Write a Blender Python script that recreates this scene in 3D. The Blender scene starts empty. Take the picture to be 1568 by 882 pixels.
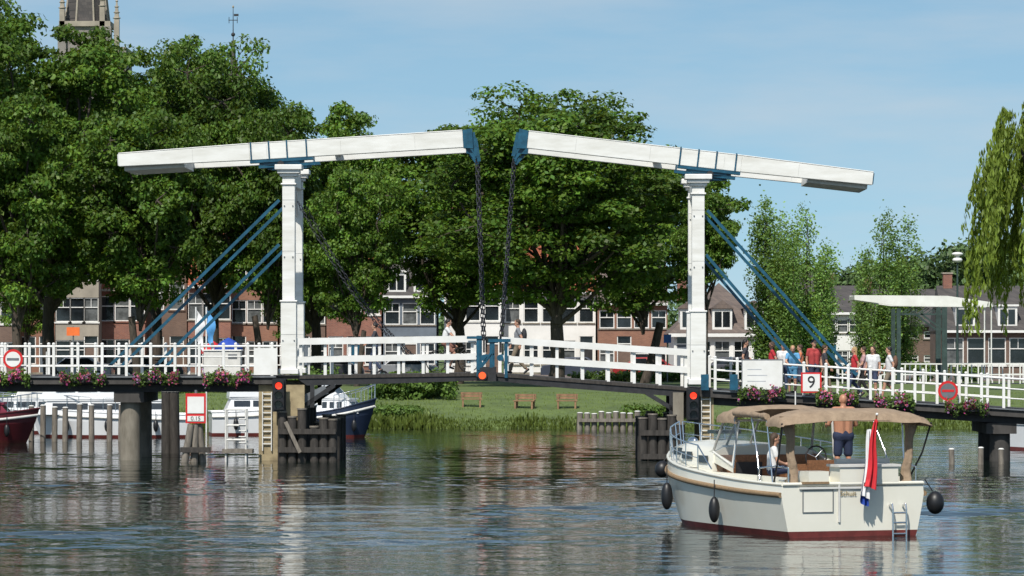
import bpy, math, random
import numpy as np
from mathutils import Vector, Matrix
random.seed(7)
R_=math.radians
S=46.0; DC=130.0; HC=4.02; GZ=1.5
BRZ=R_(-.7)
def X(px): return (px-784)/S
def Z(py): return (705-py)/S
def sc(y): return S*DC/(DC+y)
def WX(px,y): return (px-784)/sc(y)
def WZ(py,y): return HC+(520-py)/sc(y)
scene=bpy.context.scene
COL=scene.collection

# ---------------- materials ----------------
MATS={}
def mat(name,col,rough=.6,metal=0,var=.15,scale=3.0,bump=0.0,bscale=None,col2=None,spec=.5,stretch=None,coat=0):
    if name in MATS: return MATS[name]
    m=bpy.data.materials.new(name); m.use_nodes=True
    nt=m.node_tree; b=nt.nodes['Principled BSDF']
    b.inputs['Roughness'].default_value=rough; b.inputs['Metallic'].default_value=metal
    b.inputs['Specular IOR Level'].default_value=spec
    b.inputs['Coat Weight'].default_value=coat
    tc=nt.nodes.new('ShaderNodeTexCoord'); mp=nt.nodes.new('ShaderNodeMapping')
    nt.links.new(tc.outputs['Object'],mp.inputs[0])
    if stretch: mp.inputs['Scale'].default_value=stretch
    n=nt.nodes.new('ShaderNodeTexNoise'); n.inputs['Scale'].default_value=scale; n.inputs['Detail'].default_value=6; n.inputs['Roughness'].default_value=.65
    nt.links.new(mp.outputs[0],n.inputs['Vector'])
    r=nt.nodes.new('ShaderNodeValToRGB'); r.color_ramp.elements[0].position=.3; r.color_ramp.elements[1].position=.7
    c2=col2 if col2 else tuple(c*(1-var*1.6) for c in col)
    c1=col if col2 else tuple(min(1,c*(1+var*.4)) for c in col)
    r.color_ramp.elements[0].color=(*c2,1); r.color_ramp.elements[1].color=(*c1,1)
    nt.links.new(n.outputs['Fac'],r.inputs[0]); nt.links.new(r.outputs[0],b.inputs['Base Color'])
    if bump>0:
        n2=nt.nodes.new('ShaderNodeTexNoise'); n2.inputs['Scale'].default_value=bscale or scale*4; n2.inputs['Detail'].default_value=5
        nt.links.new(mp.outputs[0],n2.inputs['Vector'])
        bp=nt.nodes.new('ShaderNodeBump'); bp.inputs['Strength'].default_value=min(1,bump*10); bp.inputs['Distance'].default_value=bump
        nt.links.new(n2.outputs['Fac'],bp.inputs['Height']); nt.links.new(bp.outputs[0],b.inputs['Normal'])
    MATS[name]=m; return m
def brickmat(name,c1,c2,mortar=(.45,.42,.38),scale=1.0,bw=.22,rh=.075):
    if name in MATS: return MATS[name]
    m=bpy.data.materials.new(name); m.use_nodes=True
    nt=m.node_tree; b=nt.nodes['Principled BSDF']; b.inputs['Roughness'].default_value=.85
    tc=nt.nodes.new('ShaderNodeTexCoord'); sp=nt.nodes.new('ShaderNodeSeparateXYZ'); cb=nt.nodes.new('ShaderNodeCombineXYZ')
    nt.links.new(tc.outputs['Object'],sp.inputs[0])
    ad=nt.nodes.new('ShaderNodeMath'); ad.operation='ADD'
    nt.links.new(sp.outputs[0],ad.inputs[0]); nt.links.new(sp.outputs[1],ad.inputs[1])
    nt.links.new(ad.outputs[0],cb.inputs[0]); nt.links.new(sp.outputs[2],cb.inputs[1])
    br=nt.nodes.new('ShaderNodeTexBrick'); br.inputs['Scale'].default_value=scale
    br.inputs['Brick Width'].default_value=bw; br.inputs['Row Height'].default_value=rh; br.inputs['Mortar Size'].default_value=.006
    br.inputs['Color1'].default_value=(*c1,1); br.inputs['Color2'].default_value=(*c2,1); br.inputs['Mortar'].default_value=(*mortar,1)
    nt.links.new(cb.outputs[0],br.inputs['Vector'])
    n=nt.nodes.new('ShaderNodeTexNoise'); n.inputs['Scale'].default_value=.7; n.inputs['Detail'].default_value=6
    nt.links.new(tc.outputs['Object'],n.inputs['Vector'])
    mr=nt.nodes.new('ShaderNodeMapRange'); mr.inputs['To Min'].default_value=.55; mr.inputs['To Max'].default_value=1.3
    nt.links.new(n.outputs['Fac'],mr.inputs['Value'])
    mx=nt.nodes.new('ShaderNodeMix'); mx.data_type='RGBA'; mx.blend_type='MULTIPLY'; mx.inputs[0].default_value=1
    nt.links.new(br.outputs[0],mx.inputs[6]); nt.links.new(mr.outputs[0],mx.inputs[7]); nt.links.new(mx.outputs[2],b.inputs['Base Color'])
    MATS[name]=m; return m
def leafmat(name,col,trans=.35,hue=(1.5,1.15,.6)):
    m=bpy.data.materials.new(name); m.use_nodes=True
    nt=m.node_tree; b=nt.nodes['Principled BSDF']; out=nt.nodes['Material Output']
    b.inputs['Roughness'].default_value=.5; b.inputs['Specular IOR Level'].default_value=.3
    a=nt.nodes.new('ShaderNodeAttribute'); a.attribute_name='Col'
    oi=nt.nodes.new('ShaderNodeObjectInfo')
    mx=nt.nodes.new('ShaderNodeMix'); mx.data_type='RGBA'; mx.blend_type='MULTIPLY'; mx.inputs[0].default_value=1
    mx.inputs[7].default_value=(*col,1); nt.links.new(a.outputs[0],mx.inputs[6])
    hs=nt.nodes.new('ShaderNodeHueSaturation'); mr=nt.nodes.new('ShaderNodeMapRange')
    mr.inputs['To Min'].default_value=.8; mr.inputs['To Max'].default_value=1.2
    nt.links.new(oi.outputs['Random'],mr.inputs['Value']); nt.links.new(mr.outputs[0],hs.inputs['Value'])
    nt.links.new(mx.outputs[2],hs.inputs['Color']); nt.links.new(hs.outputs[0],b.inputs['Base Color'])
    tr=nt.nodes.new('ShaderNodeBsdfTranslucent')
    m2=nt.nodes.new('ShaderNodeMix'); m2.data_type='RGBA'; m2.blend_type='MULTIPLY'; m2.inputs[0].default_value=1
    m2.inputs[7].default_value=(*hue,1); nt.links.new(hs.outputs[0],m2.inputs[6]); nt.links.new(m2.outputs[2],tr.inputs[0])
    ms=nt.nodes.new('ShaderNodeMixShader'); ms.inputs[0].default_value=trans
    nt.links.new(b.outputs[0],ms.inputs[1]); nt.links.new(tr.outputs[0],ms.inputs[2]); nt.links.new(ms.outputs[0],out.inputs[0])
    return m
white=mat('white_paint',(.80,.80,.78),.45,scale=1.3,col2=(.66,.65,.61))
beamw=mat('weathered_white_paint',(.80,.80,.77),.5,scale=1.6,col2=(.62,.61,.56),stretch=(.5,1,2.2))
offw=mat('offwhite_paint',(.7,.69,.65),.5,var=.15,scale=2)
blue=mat('blue_paint',(.012,.09,.155),.4,var=.3,scale=5)
dark=mat('dark_steel',(.025,.025,.028),.6,var=.4,scale=5)
steelg=mat('grey_steel',(.2,.21,.22),.45,.4,var=.2)
seam=mat('painted_joint',(.42,.42,.40),.6,var=.2)
chrome=mat('chrome',(.75,.75,.76),.18,1,var=.05)
chainm=mat('chain_steel',(.07,.07,.08),.5,.6,var=.4,scale=20)
timber=mat('tarred_timber',(.055,.048,.042),.85,var=.4,scale=4,bump=.02,stretch=(3,3,.6))
timberg=mat('weathered_timber',(.26,.23,.19),.85,scale=4,col2=(.1,.085,.07),bump=.02,stretch=(3,3,.5))
benchw=mat('bench_timber',(.30,.17,.09),.7,scale=4,var=.3)
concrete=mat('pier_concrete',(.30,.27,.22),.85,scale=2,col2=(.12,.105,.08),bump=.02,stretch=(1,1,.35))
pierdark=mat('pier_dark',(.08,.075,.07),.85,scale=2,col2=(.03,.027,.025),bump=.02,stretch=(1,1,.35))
tan=mat('pier_tan',(.42,.34,.2),.85,scale=2.5,col2=(.2,.155,.09),bump=.02)
asphalt=mat('asphalt',(.05,.05,.052),.9,var=.3,scale=4)
red=mat('red_paint',(.6,.02,.02),.4,var=.1)
orange=mat('orange_paint',(.8,.16,.03),.5,var=.1)
glass=mat('window_glass',(.02,.025,.03),.08,0,var=.5,scale=1.2,spec=.8)
curtain=mat('curtain_pane',(.16,.17,.17),.2,0,var=.5,scale=1.2)
black=mat('black_rubber',(.012,.012,.014),.45,var=.2)
rooft=brickmat('dark_roof_tile',(.06,.055,.055),(.09,.08,.075),(.03,.03,.03),1,.25,.3)
roofo=brickmat('orange_roof_tile',(.36,.10,.04),(.26,.07,.035),(.1,.04,.03),1,.25,.3)
roofb=brickmat('brown_roof_tile',(.17,.13,.11),(.12,.095,.085),(.06,.05,.045),1,.25,.3)
brickr=brickmat('red_brick',(.28,.11,.07),(.21,.08,.055),(.26,.21,.18))
brickb=brickmat('brown_brick',(.17,.105,.075),(.13,.08,.06),(.18,.15,.13))
brickd=brickmat('rust_brick',(.30,.135,.08),(.24,.105,.065),(.24,.19,.16))
bricky=brickmat('church_brick',(.22,.2,.18),(.17,.155,.14))
plasterw=mat('white_plaster',(.80,.79,.76),.8,scale=.8,col2=(.66,.65,.62))
plasterg=mat('grey_plaster',(.14,.17,.205),.8,scale=.8,var=.2)
plastert=mat('beige_plaster',(.34,.30,.24),.8,scale=.8,var=.2)
def emis(name,col,st):
    m=bpy.data.materials.new(name); m.use_nodes=True; b=m.node_tree.nodes['Principled BSDF']
    b.inputs['Base Color'].default_value=(*col,1); b.inputs['Emission Color'].default_value=(*col,1); b.inputs['Emission Strength'].default_value=st; return m
lampred=emis('signal_red_lit',(1,.05,.02),1.4)
lampor=emis('signal_orange_lit',(1,.10,.02),.5)

# ---------------- mesh builder ----------------
class MB:
    def __init__(s): s.v=[];s.f=[];s.m=[];s.mats=[];s.smooth=[]
    def mi(s,m):
        if m not in s.mats: s.mats.append(m)
        return s.mats.index(m)
    def add(s,vs,fs,m,sm=False):
        o=len(s.v); s.v+= [tuple(v) for v in vs]; k=s.mi(m)
        for f in fs: s.f.append([i+o for i in f]); s.m.append(k); s.smooth.append(sm)
    def box(s,c,sz,m,rot=None):
        hx,hy,hz=sz[0]/2,sz[1]/2,sz[2]/2
        vs=[Vector((a*hx,b*hy,d*hz)) for d in(-1,1) for b in(-1,1) for a in(-1,1)]
        if rot is not None: vs=[rot@v for v in vs]
        c=Vector(c); s.add([c+v for v in vs],[(0,2,3,1),(4,5,7,6),(0,1,5,4),(2,6,7,3),(0,4,6,2),(1,3,7,5)],m)
    def bb(s,x0,x1,y0,y1,z0,z1,m): s.box(((x0+x1)/2,(y0+y1)/2,(z0+z1)/2),(abs(x1-x0),abs(y1-y0),abs(z1-z0)),m)
    def beam(s,p1,p2,w,h,m,h2=None,w2=None):
        p1=Vector(p1);p2=Vector(p2); d=(p2-p1).normalized()
        up=Vector((0,0,1)) if abs(d.z)<.98 else Vector((0,1,0))
        sd=d.cross(up).normalized(); u=sd.cross(d).normalized()
        h2=h if h2 is None else h2; w2=w if w2 is None else w2
        vs=[]
        for p,ww,hh in((p1,w,h),(p2,w2,h2)):
            for a,b in((-1,-1),(1,-1),(1,1),(-1,1)): vs.append(p+sd*a*ww/2+u*b*hh/2)
        s.add(vs,[(0,1,2,3),(7,6,5,4),(0,4,5,1),(1,5,6,2),(2,6,7,3),(3,7,4,0)],m)
    def tube(s,p1,p2,r1,m,r2=None,n=8,cap=True):
        p1=Vector(p1);p2=Vector(p2); r2=r1 if r2 is None else r2
        d=(p2-p1).normalized(); up=Vector((0,0,1)) if abs(d.z)<.9 else Vector((1,0,0))
        a=d.cross(up).normalized(); b=d.cross(a)
        vs=[];
        for p,r in((p1,r1),(p2,r2)):
            for i in range(n):
                t=2*math.pi*i/n; vs.append(p+a*math.cos(t)*r+b*math.sin(t)*r)
        s.add(vs,[(i,n+i,n+(i+1)%n,(i+1)%n) for i in range(n)],m,True)
        if cap:
            s.add(vs[:n],[tuple(range(n))],m); s.add(vs[n:],[tuple(reversed(range(n)))],m)
    def path(s,pts,r,m,n=6):
        for a,b in zip(pts[:-1],pts[1:]): s.tube(a,b,r,m,n=n)
        for p in pts[1:-1]: s.ell(p,(r,r,r),m,6,4)
    def ell(s,c,r,m,nu=14,nv=9,rot=None):
        c=Vector(c); vs=[]; 
        for j in range(nv+1):
            ph=math.pi*j/nv
            for i in range(nu):
                th=2*math.pi*i/nu
                v=Vector((math.sin(ph)*math.cos(th)*r[0],math.sin(ph)*math.sin(th)*r[1],math.cos(ph)*r[2]))
                if rot is not None: v=rot@v
                vs.append(c+v)
        fs=[(j*nu+i,(j+1)*nu+i,(j+1)*nu+(i+1)%nu,j*nu+(i+1)%nu) for j in range(nv) for i in range(nu)]
        s.add(vs,fs,m,True)
    def quad(s,a,b,c,d,m): s.add([a,b,c,d],[(0,1,2,3)],m)
    def prism(s,poly,y0,y1,m):
        n=len(poly); vs=[(x,y0,z) for x,z in poly]+[(x,y1,z) for x,z in poly]
        s.add(vs,[tuple(range(n)),tuple(range(2*n-1,n-1,-1))]+[(i,n+i,n+(i+1)%n,(i+1)%n) for i in range(n)],m)
    def prismx(s,poly,x0,x1,m):
        n=len(poly); vs=[(x0,y,z) for y,z in poly]+[(x1,y,z) for y,z in poly]
        s.add(vs,[tuple(range(n)),tuple(range(2*n-1,n-1,-1))]+[(i,n+i,n+(i+1)%n,(i+1)%n) for i in range(n)],m)
    def grid(s,rows,m,closed=False,sm=True):
        n=len(rows[0]); vs=[p for r in rows for p in r]; fs=[]
        for j in range(len(rows)-1):
            for i in range(n if closed else n-1):
                fs.append((j*n+i,j*n+(i+1)%n,(j+1)*n+(i+1)%n,(j+1)*n+i))
        s.add(vs,fs,m,sm)
    def obj(s,name,parent=None,bevel=0):
        me=bpy.data.meshes.new(name); me.from_pydata(s.v,[],s.f)
        for m in s.mats: me.materials.append(m)
        me.polygons.foreach_set('material_index',s.m); me.polygons.foreach_set('use_smooth',s.smooth)
        me.validate(); me.update()
        o=bpy.data.objects.new(name,me); COL.objects.link(o)
        if parent: o.parent=parent
        if bevel:
            b=o.modifiers.new('b','BEVEL'); b.width=bevel; b.segments=2; b.limit_method='ANGLE'; b.angle_limit=R_(40)
        return o
class Thing:
    def __init__(s,name,loc=(0,0,0),rz=0): s.name=name;s.p={};s.loc=loc;s.rz=rz;s.bev={}
    def __getitem__(s,k):
        if k not in s.p: s.p[k]=MB()
        return s.p[k]
    def build(s):
        e=bpy.data.objects.new(s.name,None); COL.objects.link(e); e.empty_display_size=.1
        e.location=s.loc; e.rotation_euler=(0,0,s.rz)
        for k,mb in s.p.items(): mb.obj(k,e,s.bev.get(k,0))
        s.e=e; return e
def text(txt,size,loc,rot,m,parent,name='lettering'):
    c=bpy.data.curves.new(name,'FONT'); c.body=txt; c.size=size; c.align_x='CENTER'; c.align_y='CENTER'; c.extrude=.004
    c.materials.append(m); o=bpy.data.objects.new(name,c); COL.objects.link(o); o.location=loc; o.rotation_euler=rot; o.parent=parent; return o

# ---------------- world / sun / camera ----------------
SUN_EL=R_(50); SUN_AZ=R_(198)
sd=Vector((math.sin(SUN_AZ)*math.cos(SUN_EL),math.cos(SUN_AZ)*math.cos(SUN_EL),math.sin(SUN_EL)))
w=bpy.data.worlds.new("World"); scene.world=w; w.use_nodes=True
nt=w.node_tree; bg=nt.nodes['Background']
sky=nt.nodes.new('ShaderNodeTexSky'); sky.sky_type='NISHITA'; sky.sun_disc=False
sky.sun_elevation=SUN_EL; sky.sun_rotation=SUN_AZ; sky.dust_density=.6; sky.ozone_density=1.3; sky.air_density=1.0
tc=nt.nodes.new('ShaderNodeTexCoord'); va=nt.nodes.new('ShaderNodeVectorMath'); va.operation='ADD'; va.inputs[1].default_value=(0,0,.12)
vn=nt.nodes.new('ShaderNodeVectorMath'); vn.operation='NORMALIZE'
nt.links.new(tc.outputs['Generated'],va.inputs[0]); nt.links.new(va.outputs[0],vn.inputs[0]); nt.links.new(vn.outputs[0],sky.inputs[0])
cm=nt.nodes.new('ShaderNodeMapping'); cm.inputs['Scale'].default_value=(3.2,3.2,18)
nt.links.new(tc.outputs['Generated'],cm.inputs[0])
cn=nt.nodes.new('ShaderNodeTexNoise'); cn.inputs['Scale'].default_value=2.6; cn.inputs['Detail'].default_value=7; cn.inputs['Roughness'].default_value=.55
nt.links.new(cm.outputs[0],cn.inputs['Vector'])
cr=nt.nodes.new('ShaderNodeValToRGB'); cr.color_ramp.elements[0].position=.42; cr.color_ramp.elements[1].position=.78
cr.color_ramp.elements[0].color=(0,0,0,1); cr.color_ramp.elements[1].color=(.6,.6,.6,1)
nt.links.new(cn.outputs['Fac'],cr.inputs[0])
ti=nt.nodes.new('ShaderNodeMix'); ti.data_type='RGBA'; ti.blend_type='MULTIPLY'; ti.inputs[0].default_value=1; ti.inputs[7].default_value=(.93,1.05,1.0,1)
nt.links.new(sky.outputs[0],ti.inputs[6])
mx=nt.nodes.new('ShaderNodeMix'); mx.data_type='RGBA'; nt.links.new(cr.outputs[0],mx.inputs[0]); nt.links.new(ti.outputs[2],mx.inputs[6])
mx.inputs[7].default_value=(5.3,5.7,6.1,1)
nt.links.new(mx.outputs[2],bg.inputs[0]); bg.inputs[1].default_value=.116
sl=bpy.data.lights.new('sun','SUN'); sl.energy=5.0; sl.angle=R_(.5); sl.color=(1,.95,.87)
so=bpy.data.objects.new('sun',sl); COL.objects.link(so); so.rotation_euler=sd.to_track_quat('Z','Y').to_euler()
cd=bpy.data.cameras.new('camera'); co=bpy.data.objects.new('camera',cd); COL.objects.link(co); scene.camera=co
cd.sensor_width=36; cd.lens=36*S*DC/1568; cd.shift_y=(520-441)/1568; cd.clip_start=.5; cd.clip_end=6000
co.location=(0,-DC,HC); co.rotation_euler=(R_(90),0,0)
scene.view_settings.view_transform='Standard'

# ---------------- ground + water ----------------
prof=[(-3000,1.5),(-146,1.5),(-141,-1.6),(42,-1.6),(44.5,-.5),(46,.02),(46.5,.22),(50,.68),(54,1.12),(58,1.42),(62,1.5),(3500,1.5)]
g=MB(); gm=mat('grass_ground',(.125,.175,.045),.95,scale=.9,col2=(.065,.095,.03),bump=.05,bscale=5)
xs=[-3000]+list(range(-80,81,2))+[3000]
rows=[]
def wob(x): return .5*math.sin(x*.23)+.35*math.sin(x*.71+1)
for (y,z) in prof:
    rows.append([(x,y+(wob(x) if 40<y<60 else 0),z) for x in xs])
g.grid(rows,gm); g.obj('ground')
m=bpy.data.materials.new('river_water'); m.use_nodes=True; nt=m.node_tree; b=nt.nodes['Principled BSDF']
b.inputs['Base Color'].default_value=(.008,.014,.010,1); b.inputs['Roughness'].default_value=.03; b.inputs['IOR'].default_value=1.33
tc=nt.nodes.new('ShaderNodeTexCoord')
def nz(scale,det,sx=1,sy=1,rot=.15,ro=.55):
    mp=nt.nodes.new('ShaderNodeMapping'); mp.inputs['Scale'].default_value=(sx,sy,1); mp.inputs['Rotation'].default_value=(0,0,rot)
    nt.links.new(tc.outputs['Object'],mp.inputs[0]); n=nt.nodes.new('ShaderNodeTexNoise'); n.inputs['Scale'].default_value=scale; n.inputs['Detail'].default_value=det
    n.inputs['Roughness'].default_value=ro; nt.links.new(mp.outputs[0],n.inputs['Vector']); return n
n1=nz(3.0,3,.7,1.2,.15,.5)
bp=nt.nodes.new('ShaderNodeBump'); bp.inputs['Strength'].default_value=1; bp.inputs['Distance'].default_value=.012
nt.links.new(n1.outputs['Fac'],bp.inputs['Height']); nt.links.new(bp.outputs[0],b.inputs['Normal'])
def water_mesh():
    rg=np.random.default_rng(3)
    gx=np.concatenate([[-2500,-400,-120],np.arange(-42,42.01,.21),[120,400,2500]]); gy=np.concatenate([[-143,-110],np.arange(-78,47.6,.17)])
    Xg,Yg=np.meshgrid(gx,gy); h=np.zeros_like(Xg)
    ctrl=np.zeros_like(Xg)
    for k in range(14):
        a=rg.uniform(0,2*np.pi); kx=rg.uniform(.03,.16); ky=rg.uniform(.10,.5); ctrl+=np.sin(kx*Xg*rg.choice([-1,1])+ky*Yg+a)
    ctrl=ctrl/np.sqrt(7); amp=np.clip(.66+.36*ctrl,.25,1.5)
    amp*=np.clip(1.5-.75*(Yg+60)/90,.55,1.5)
    amp+=.8*np.exp(-((Yg-2)/4)**2)*np.clip((Xg+6)/4,0,1)*np.clip((7-Xg)/4,0,1)
    for k in range(70):
        lam=np.exp(rg.uniform(np.log(.5),np.log(3.6))); th=rg.normal()*.5+.1; kk=2*np.pi/lam
        slope=.0066*(lam/1.2)**-.1
        h+=slope/kk*np.sin(kk*(np.sin(th)*Xg+np.cos(th)*Yg)+rg.uniform(0,6.28))
    h*=amp; edge=(np.abs(Xg)>42)|(Yg<-78); h[edge]=0
    V=np.stack([Xg,Yg,h],-1).reshape(-1,3); ny,nx=Xg.shape
    idx=np.arange(ny*nx).reshape(ny,nx); F=np.stack([idx[:-1,:-1],idx[:-1,1:],idx[1:,1:],idx[1:,:-1]],-1).reshape(-1,4)
    me=bpy.data.meshes.new('water'); me.vertices.add(len(V)); me.vertices.foreach_set('co',V.ravel()); me.loops.add(F.size); me.loops.foreach_set('vertex_index',F.ravel().astype(np.int32))
    me.polygons.add(len(F)); me.polygons.foreach_set('loop_start',(np.arange(len(F))*4).astype(np.int32)); me.polygons.foreach_set('use_smooth',np.ones(len(F),dtype=bool))
    me.update(calc_edges=True); me.materials.append(m); o=bpy.data.objects.new('water',me); COL.objects.link(o)
water_mesh()

st=MB(); paving=brickmat('paving',(.2,.15,.13),(.16,.13,.115),(.1,.1,.1),1,.2,.1)
st.bb(-300,300,108,116,1.4,1.504,asphalt); st.obj('quay_street')
st=MB(); st.bb(-300,300,116.0,141,1.4,1.62,paving); st.bb(-300,300,105.8,107.9,1.4,1.62,paving); st.obj('pavement')

# ---------------- foliage helpers ----------------
def quads(c,nrm,size,rg,aspect=.62,vert=None):
    n=len(c); nrm=nrm/np.maximum(1e-6,np.linalg.norm(nrm,axis=1,keepdims=True))
    t=rg.normal(size=(n,3)) if vert is None else vert+rg.normal(size=(n,3))*.15
    t-= (t*nrm).sum(1,keepdims=True)*nrm; t/=np.maximum(1e-6,np.linalg.norm(t,axis=1,keepdims=True))
    s=np.cross(nrm,t); sz=size[:,None]
    v=np.empty((n,4,3)); v[:,0]=c-t*sz*.5; v[:,1]=c+s*sz*.5*aspect+t*sz*.05-nrm*sz*.06; v[:,2]=c+t*sz*.5; v[:,3]=c-s*sz*.5*aspect+t*sz*.05-nrm*sz*.06
    return v.reshape(-1,3)
def mesh_quads(name,mb,V,colr,leaf):
    bv=np.array(mb.v,dtype=float).reshape(-1,3) if mb else np.zeros((0,3)); bf=np.array([f for f in mb.f if len(f)==4],dtype=int).reshape(-1,4) if mb else np.zeros((0,4),int)
    nb=len(bv); nl=len(V)//4
    allv=np.vstack([bv,V]); lf=np.arange(nl*4).reshape(-1,4)+nb; F=np.vstack([bf,lf])
    me=bpy.data.meshes.new(name); me.vertices.add(len(allv)); me.vertices.foreach_set('co',allv.ravel())
    me.loops.add(F.size); me.loops.foreach_set('vertex_index',F.ravel().astype(np.int32))
    me.polygons.add(len(F)); me.polygons.foreach_set('loop_start',(np.arange(len(F))*4).astype(np.int32))
    mats=list(mb.mats) if mb else []
    for mm in mats: me.materials.append(mm)
    me.materials.append(leaf)
    mi=np.full(len(F),len(mats),dtype=np.int32)
    if mb: mi[:len(bf)]=[k for k,f in zip(mb.m,mb.f) if len(f)==4]
    me.polygons.foreach_set('material_index',mi)
    ca=me.color_attributes.new('Col','FLOAT_COLOR','POINT'); cc=np.ones((len(allv),4)); cc[nb:,:3]=np.repeat(colr,4,axis=0)
    ca.data.foreach_set('color',cc.ravel()); me.update(calc_edges=True); me.validate(); return me
bark=mat('bark',(.09,.07,.055),.95,scale=3,var=.4,bump=.03,stretch=(3,3,.6))
leafG=leafmat('leaf_green',(.095,.185,.028))
leafP=leafmat('leaf_poplar',(.21,.34,.095),.45)
leafW=leafmat('leaf_willow',(.21,.31,.065),.4)
leafS=leafmat('leaf_shrub',(.10,.17,.035),.3)
leafL=leafmat('leaf_lawn',(.135,.195,.045),.3)
leafD=leafmat('leaf_distant',(.085,.14,.05),.2)
def curve_tube(mb,a,b,r1,r2,m,rg,bow=.12,n=4,seg=6):
    a=Vector(a);b=Vector(b); L=(b-a).length; off=Vector(rg.normal(size=3))*L*bow; off.z=abs(off.z)*-.3
    pts=[]
    for i in range(n+1):
        t=i/n; pts.append(a.lerp(b,t)+off*math.sin(math.pi*t))
    for i in range(n):
        mb.tube(pts[i],pts[i+1],r1+(r2-r1)*i/n,m,r1+(r2-r1)*(i+1)/n,n=seg,cap=False)
    return pts
def tree_mesh(name,H,R,tH,seed,leaf,nlobe=24,ncl=15,nleaf=150,ls=.3,rl=(.26,.40),squash=.72,trunk=.42,topbias=0):
    rg=np.random.default_rng(seed); mb=MB()
    cz=(tH+H)/2; hz=(H-tH)/2
    top=(0,0,tH+hz*.5)
    curve_tube(mb,(0,0,-.3),(rg.normal()*.3,rg.normal()*.3,tH*.95),trunk,trunk*.75,bark,rg,.02,3,10)
    curve_tube(mb,(0,0,tH*.9),top,trunk*.75,trunk*.3,bark,rg,.04,3,8)
    C=[];N=[];SZ=[];CO=[]
    for i in range(nlobe):
        zz=1-2*(i+.5)/nlobe; th=i*2.39996+rg.normal()*.25; rr=math.sqrt(max(0,1-zz*zz))
        fr=rg.uniform(.58,.80) if i%4 else rg.uniform(.2,.45)
        wid=R*(1-topbias*max(0,zz))
        lr=R*rg.uniform(*rl)*(1-.25*topbias*max(0,zz))
        lc=np.array([rr*math.cos(th)*fr*wid*1.0,rr*math.sin(th)*fr*wid,cz+zz*fr*hz*1.12])
        lc[2]=min(lc[2],H-lr*squash*1.05)
        frm=(0,0,rg.uniform(tH*.75,tH+hz*.35)) if lc[2]<cz+hz*.3 else top
        pts=curve_tube(mb,frm,lc,trunk*.36,.05,bark,rg,.1,4,6)
        lt=rg.uniform(.7,1.3)
        for j in range(ncl):
            d=rg.normal(size=3); d/=np.linalg.norm(d); d[2]=d[2]*.8+.12
            cr=rg.uniform(.16,.3)*lr*1.15
            cc=lc+d*lr*rg.uniform(.6,1.05)*np.array([1,1,squash])
            if j%4==0: curve_tube(mb,lc,cc,.045,.015,bark,rg,.1,2,4)
            n=int(nleaf*rg.uniform(.7,1.3)); dd=rg.normal(size=(n,3)); dn=dd/np.linalg.norm(dd,axis=1,keepdims=True)
            rad=cr*np.power(rg.uniform(0.05,1,size=(n,1)),.45)*1.5
            P=cc+dn*rad*np.array([1.25,1.25,.55])
            C.append(P); N.append(dn*.6+rg.normal(size=(n,3))*.5+np.array([0,0,.7])); SZ.append(ls*rg.uniform(.6,1.25,n))
            base=lt*rg.uniform(.75,1.25)*rg.uniform(.7,1.3,(n,1)); CO.append(np.hstack([base*rg.uniform(.85,1.25,(n,1)),base,base*rg.uniform(.7,1.1,(n,1))]))
    V=quads(np.vstack(C),np.vstack(N),np.concatenate(SZ),rg)
    return mesh_quads(name,mb,V,np.vstack(CO),leaf)
def poplar_mesh(name,H,seed):
    rg=np.random.default_rng(seed); mb=MB(); C=[];N=[];SZ=[];CO=[]
    curve_tube(mb,(0,0,-.2),(0,0,H*.93),.13,.02,bark,rg,.01,6,8)
    stems=[((0,0),H,1.0)]+[((rg.normal()*.75,rg.normal()*.75),H*rg.uniform(.72,.93),.75) for _ in range(4)]
    for (ox,oy),h,wf in stems:
        curve_tube(mb,(0,0,H*.2),(ox,oy,h*.9),.06,.02,bark,rg,.04,4,5)
        for k in range(52):
            f=rg.uniform(.12,1); z=h*f; wr=wf*1.35*math.sin(math.pi*min(1,(1-f)*.92+.06))**.8*.9+.08; th=rg.uniform(0,6.28); r=wr*rg.uniform(.2,1)
            c=np.array([ox*min(1,f*1.5)+math.cos(th)*r,oy*min(1,f*1.5)+math.sin(th)*r,z+r*.5])
            if k%5==0: curve_tube(mb,(ox*f,oy*f,z-r*.3),c,.02,.008,bark,rg,.05,2,4)
            n=40; dd=rg.normal(size=(n,3)); P=c+dd*np.array([.24,.24,.38]); C.append(P); N.append(rg.normal(size=(n,3))*.8+np.array([0,-.1,.8])); SZ.append(.19*rg.uniform(.6,1.3,n))
            b_=rg.uniform(.75,1.25)*rg.uniform(.75,1.25,(n,1)); CO.append(np.hstack([b_*.95,b_,b_]))
    V=quads(np.vstack(C),np.vstack(N),np.concatenate(SZ),rg,.75)
    return mesh_quads(name,mb,V,np.vstack(CO),leafP)
def place(me,name,x,y,z,s=1,rz=0,sz=None):
    o=bpy.data.objects.new(name,me); COL.objects.link(o); o.location=(x,y,z); o.rotation_euler=(0,0,rz); o.scale=(s,s,sz or s); return o
TA=tree_mesh('broad_tree_a',18,7.4,4.2,1,leafG,nlobe=40,ncl=15,nleaf=120,ls=.30,rl=(.22,.36))
TB=tree_mesh('broad_tree_b',18,6.6,4.4,2,leafG,nlobe=36,ncl=15,nleaf=120,ls=.30,rl=(.24,.38))
TC=tree_mesh('broad_tree_c',14,5.2,3.6,3,leafG,nlobe=28,ncl=14,nleaf=115,ls=.28,rl=(.26,.40),trunk=.3)
TD=tree_mesh('broad_tree_d',13,4.2,6.0,13,leafG,nlobe=22,ncl=13,nleaf=110,ls=.28,rl=(.26,.40),trunk=.25)
P1=poplar_mesh('poplar_a',12,4); P2=poplar_mesh('poplar_b',12,9)
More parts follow.
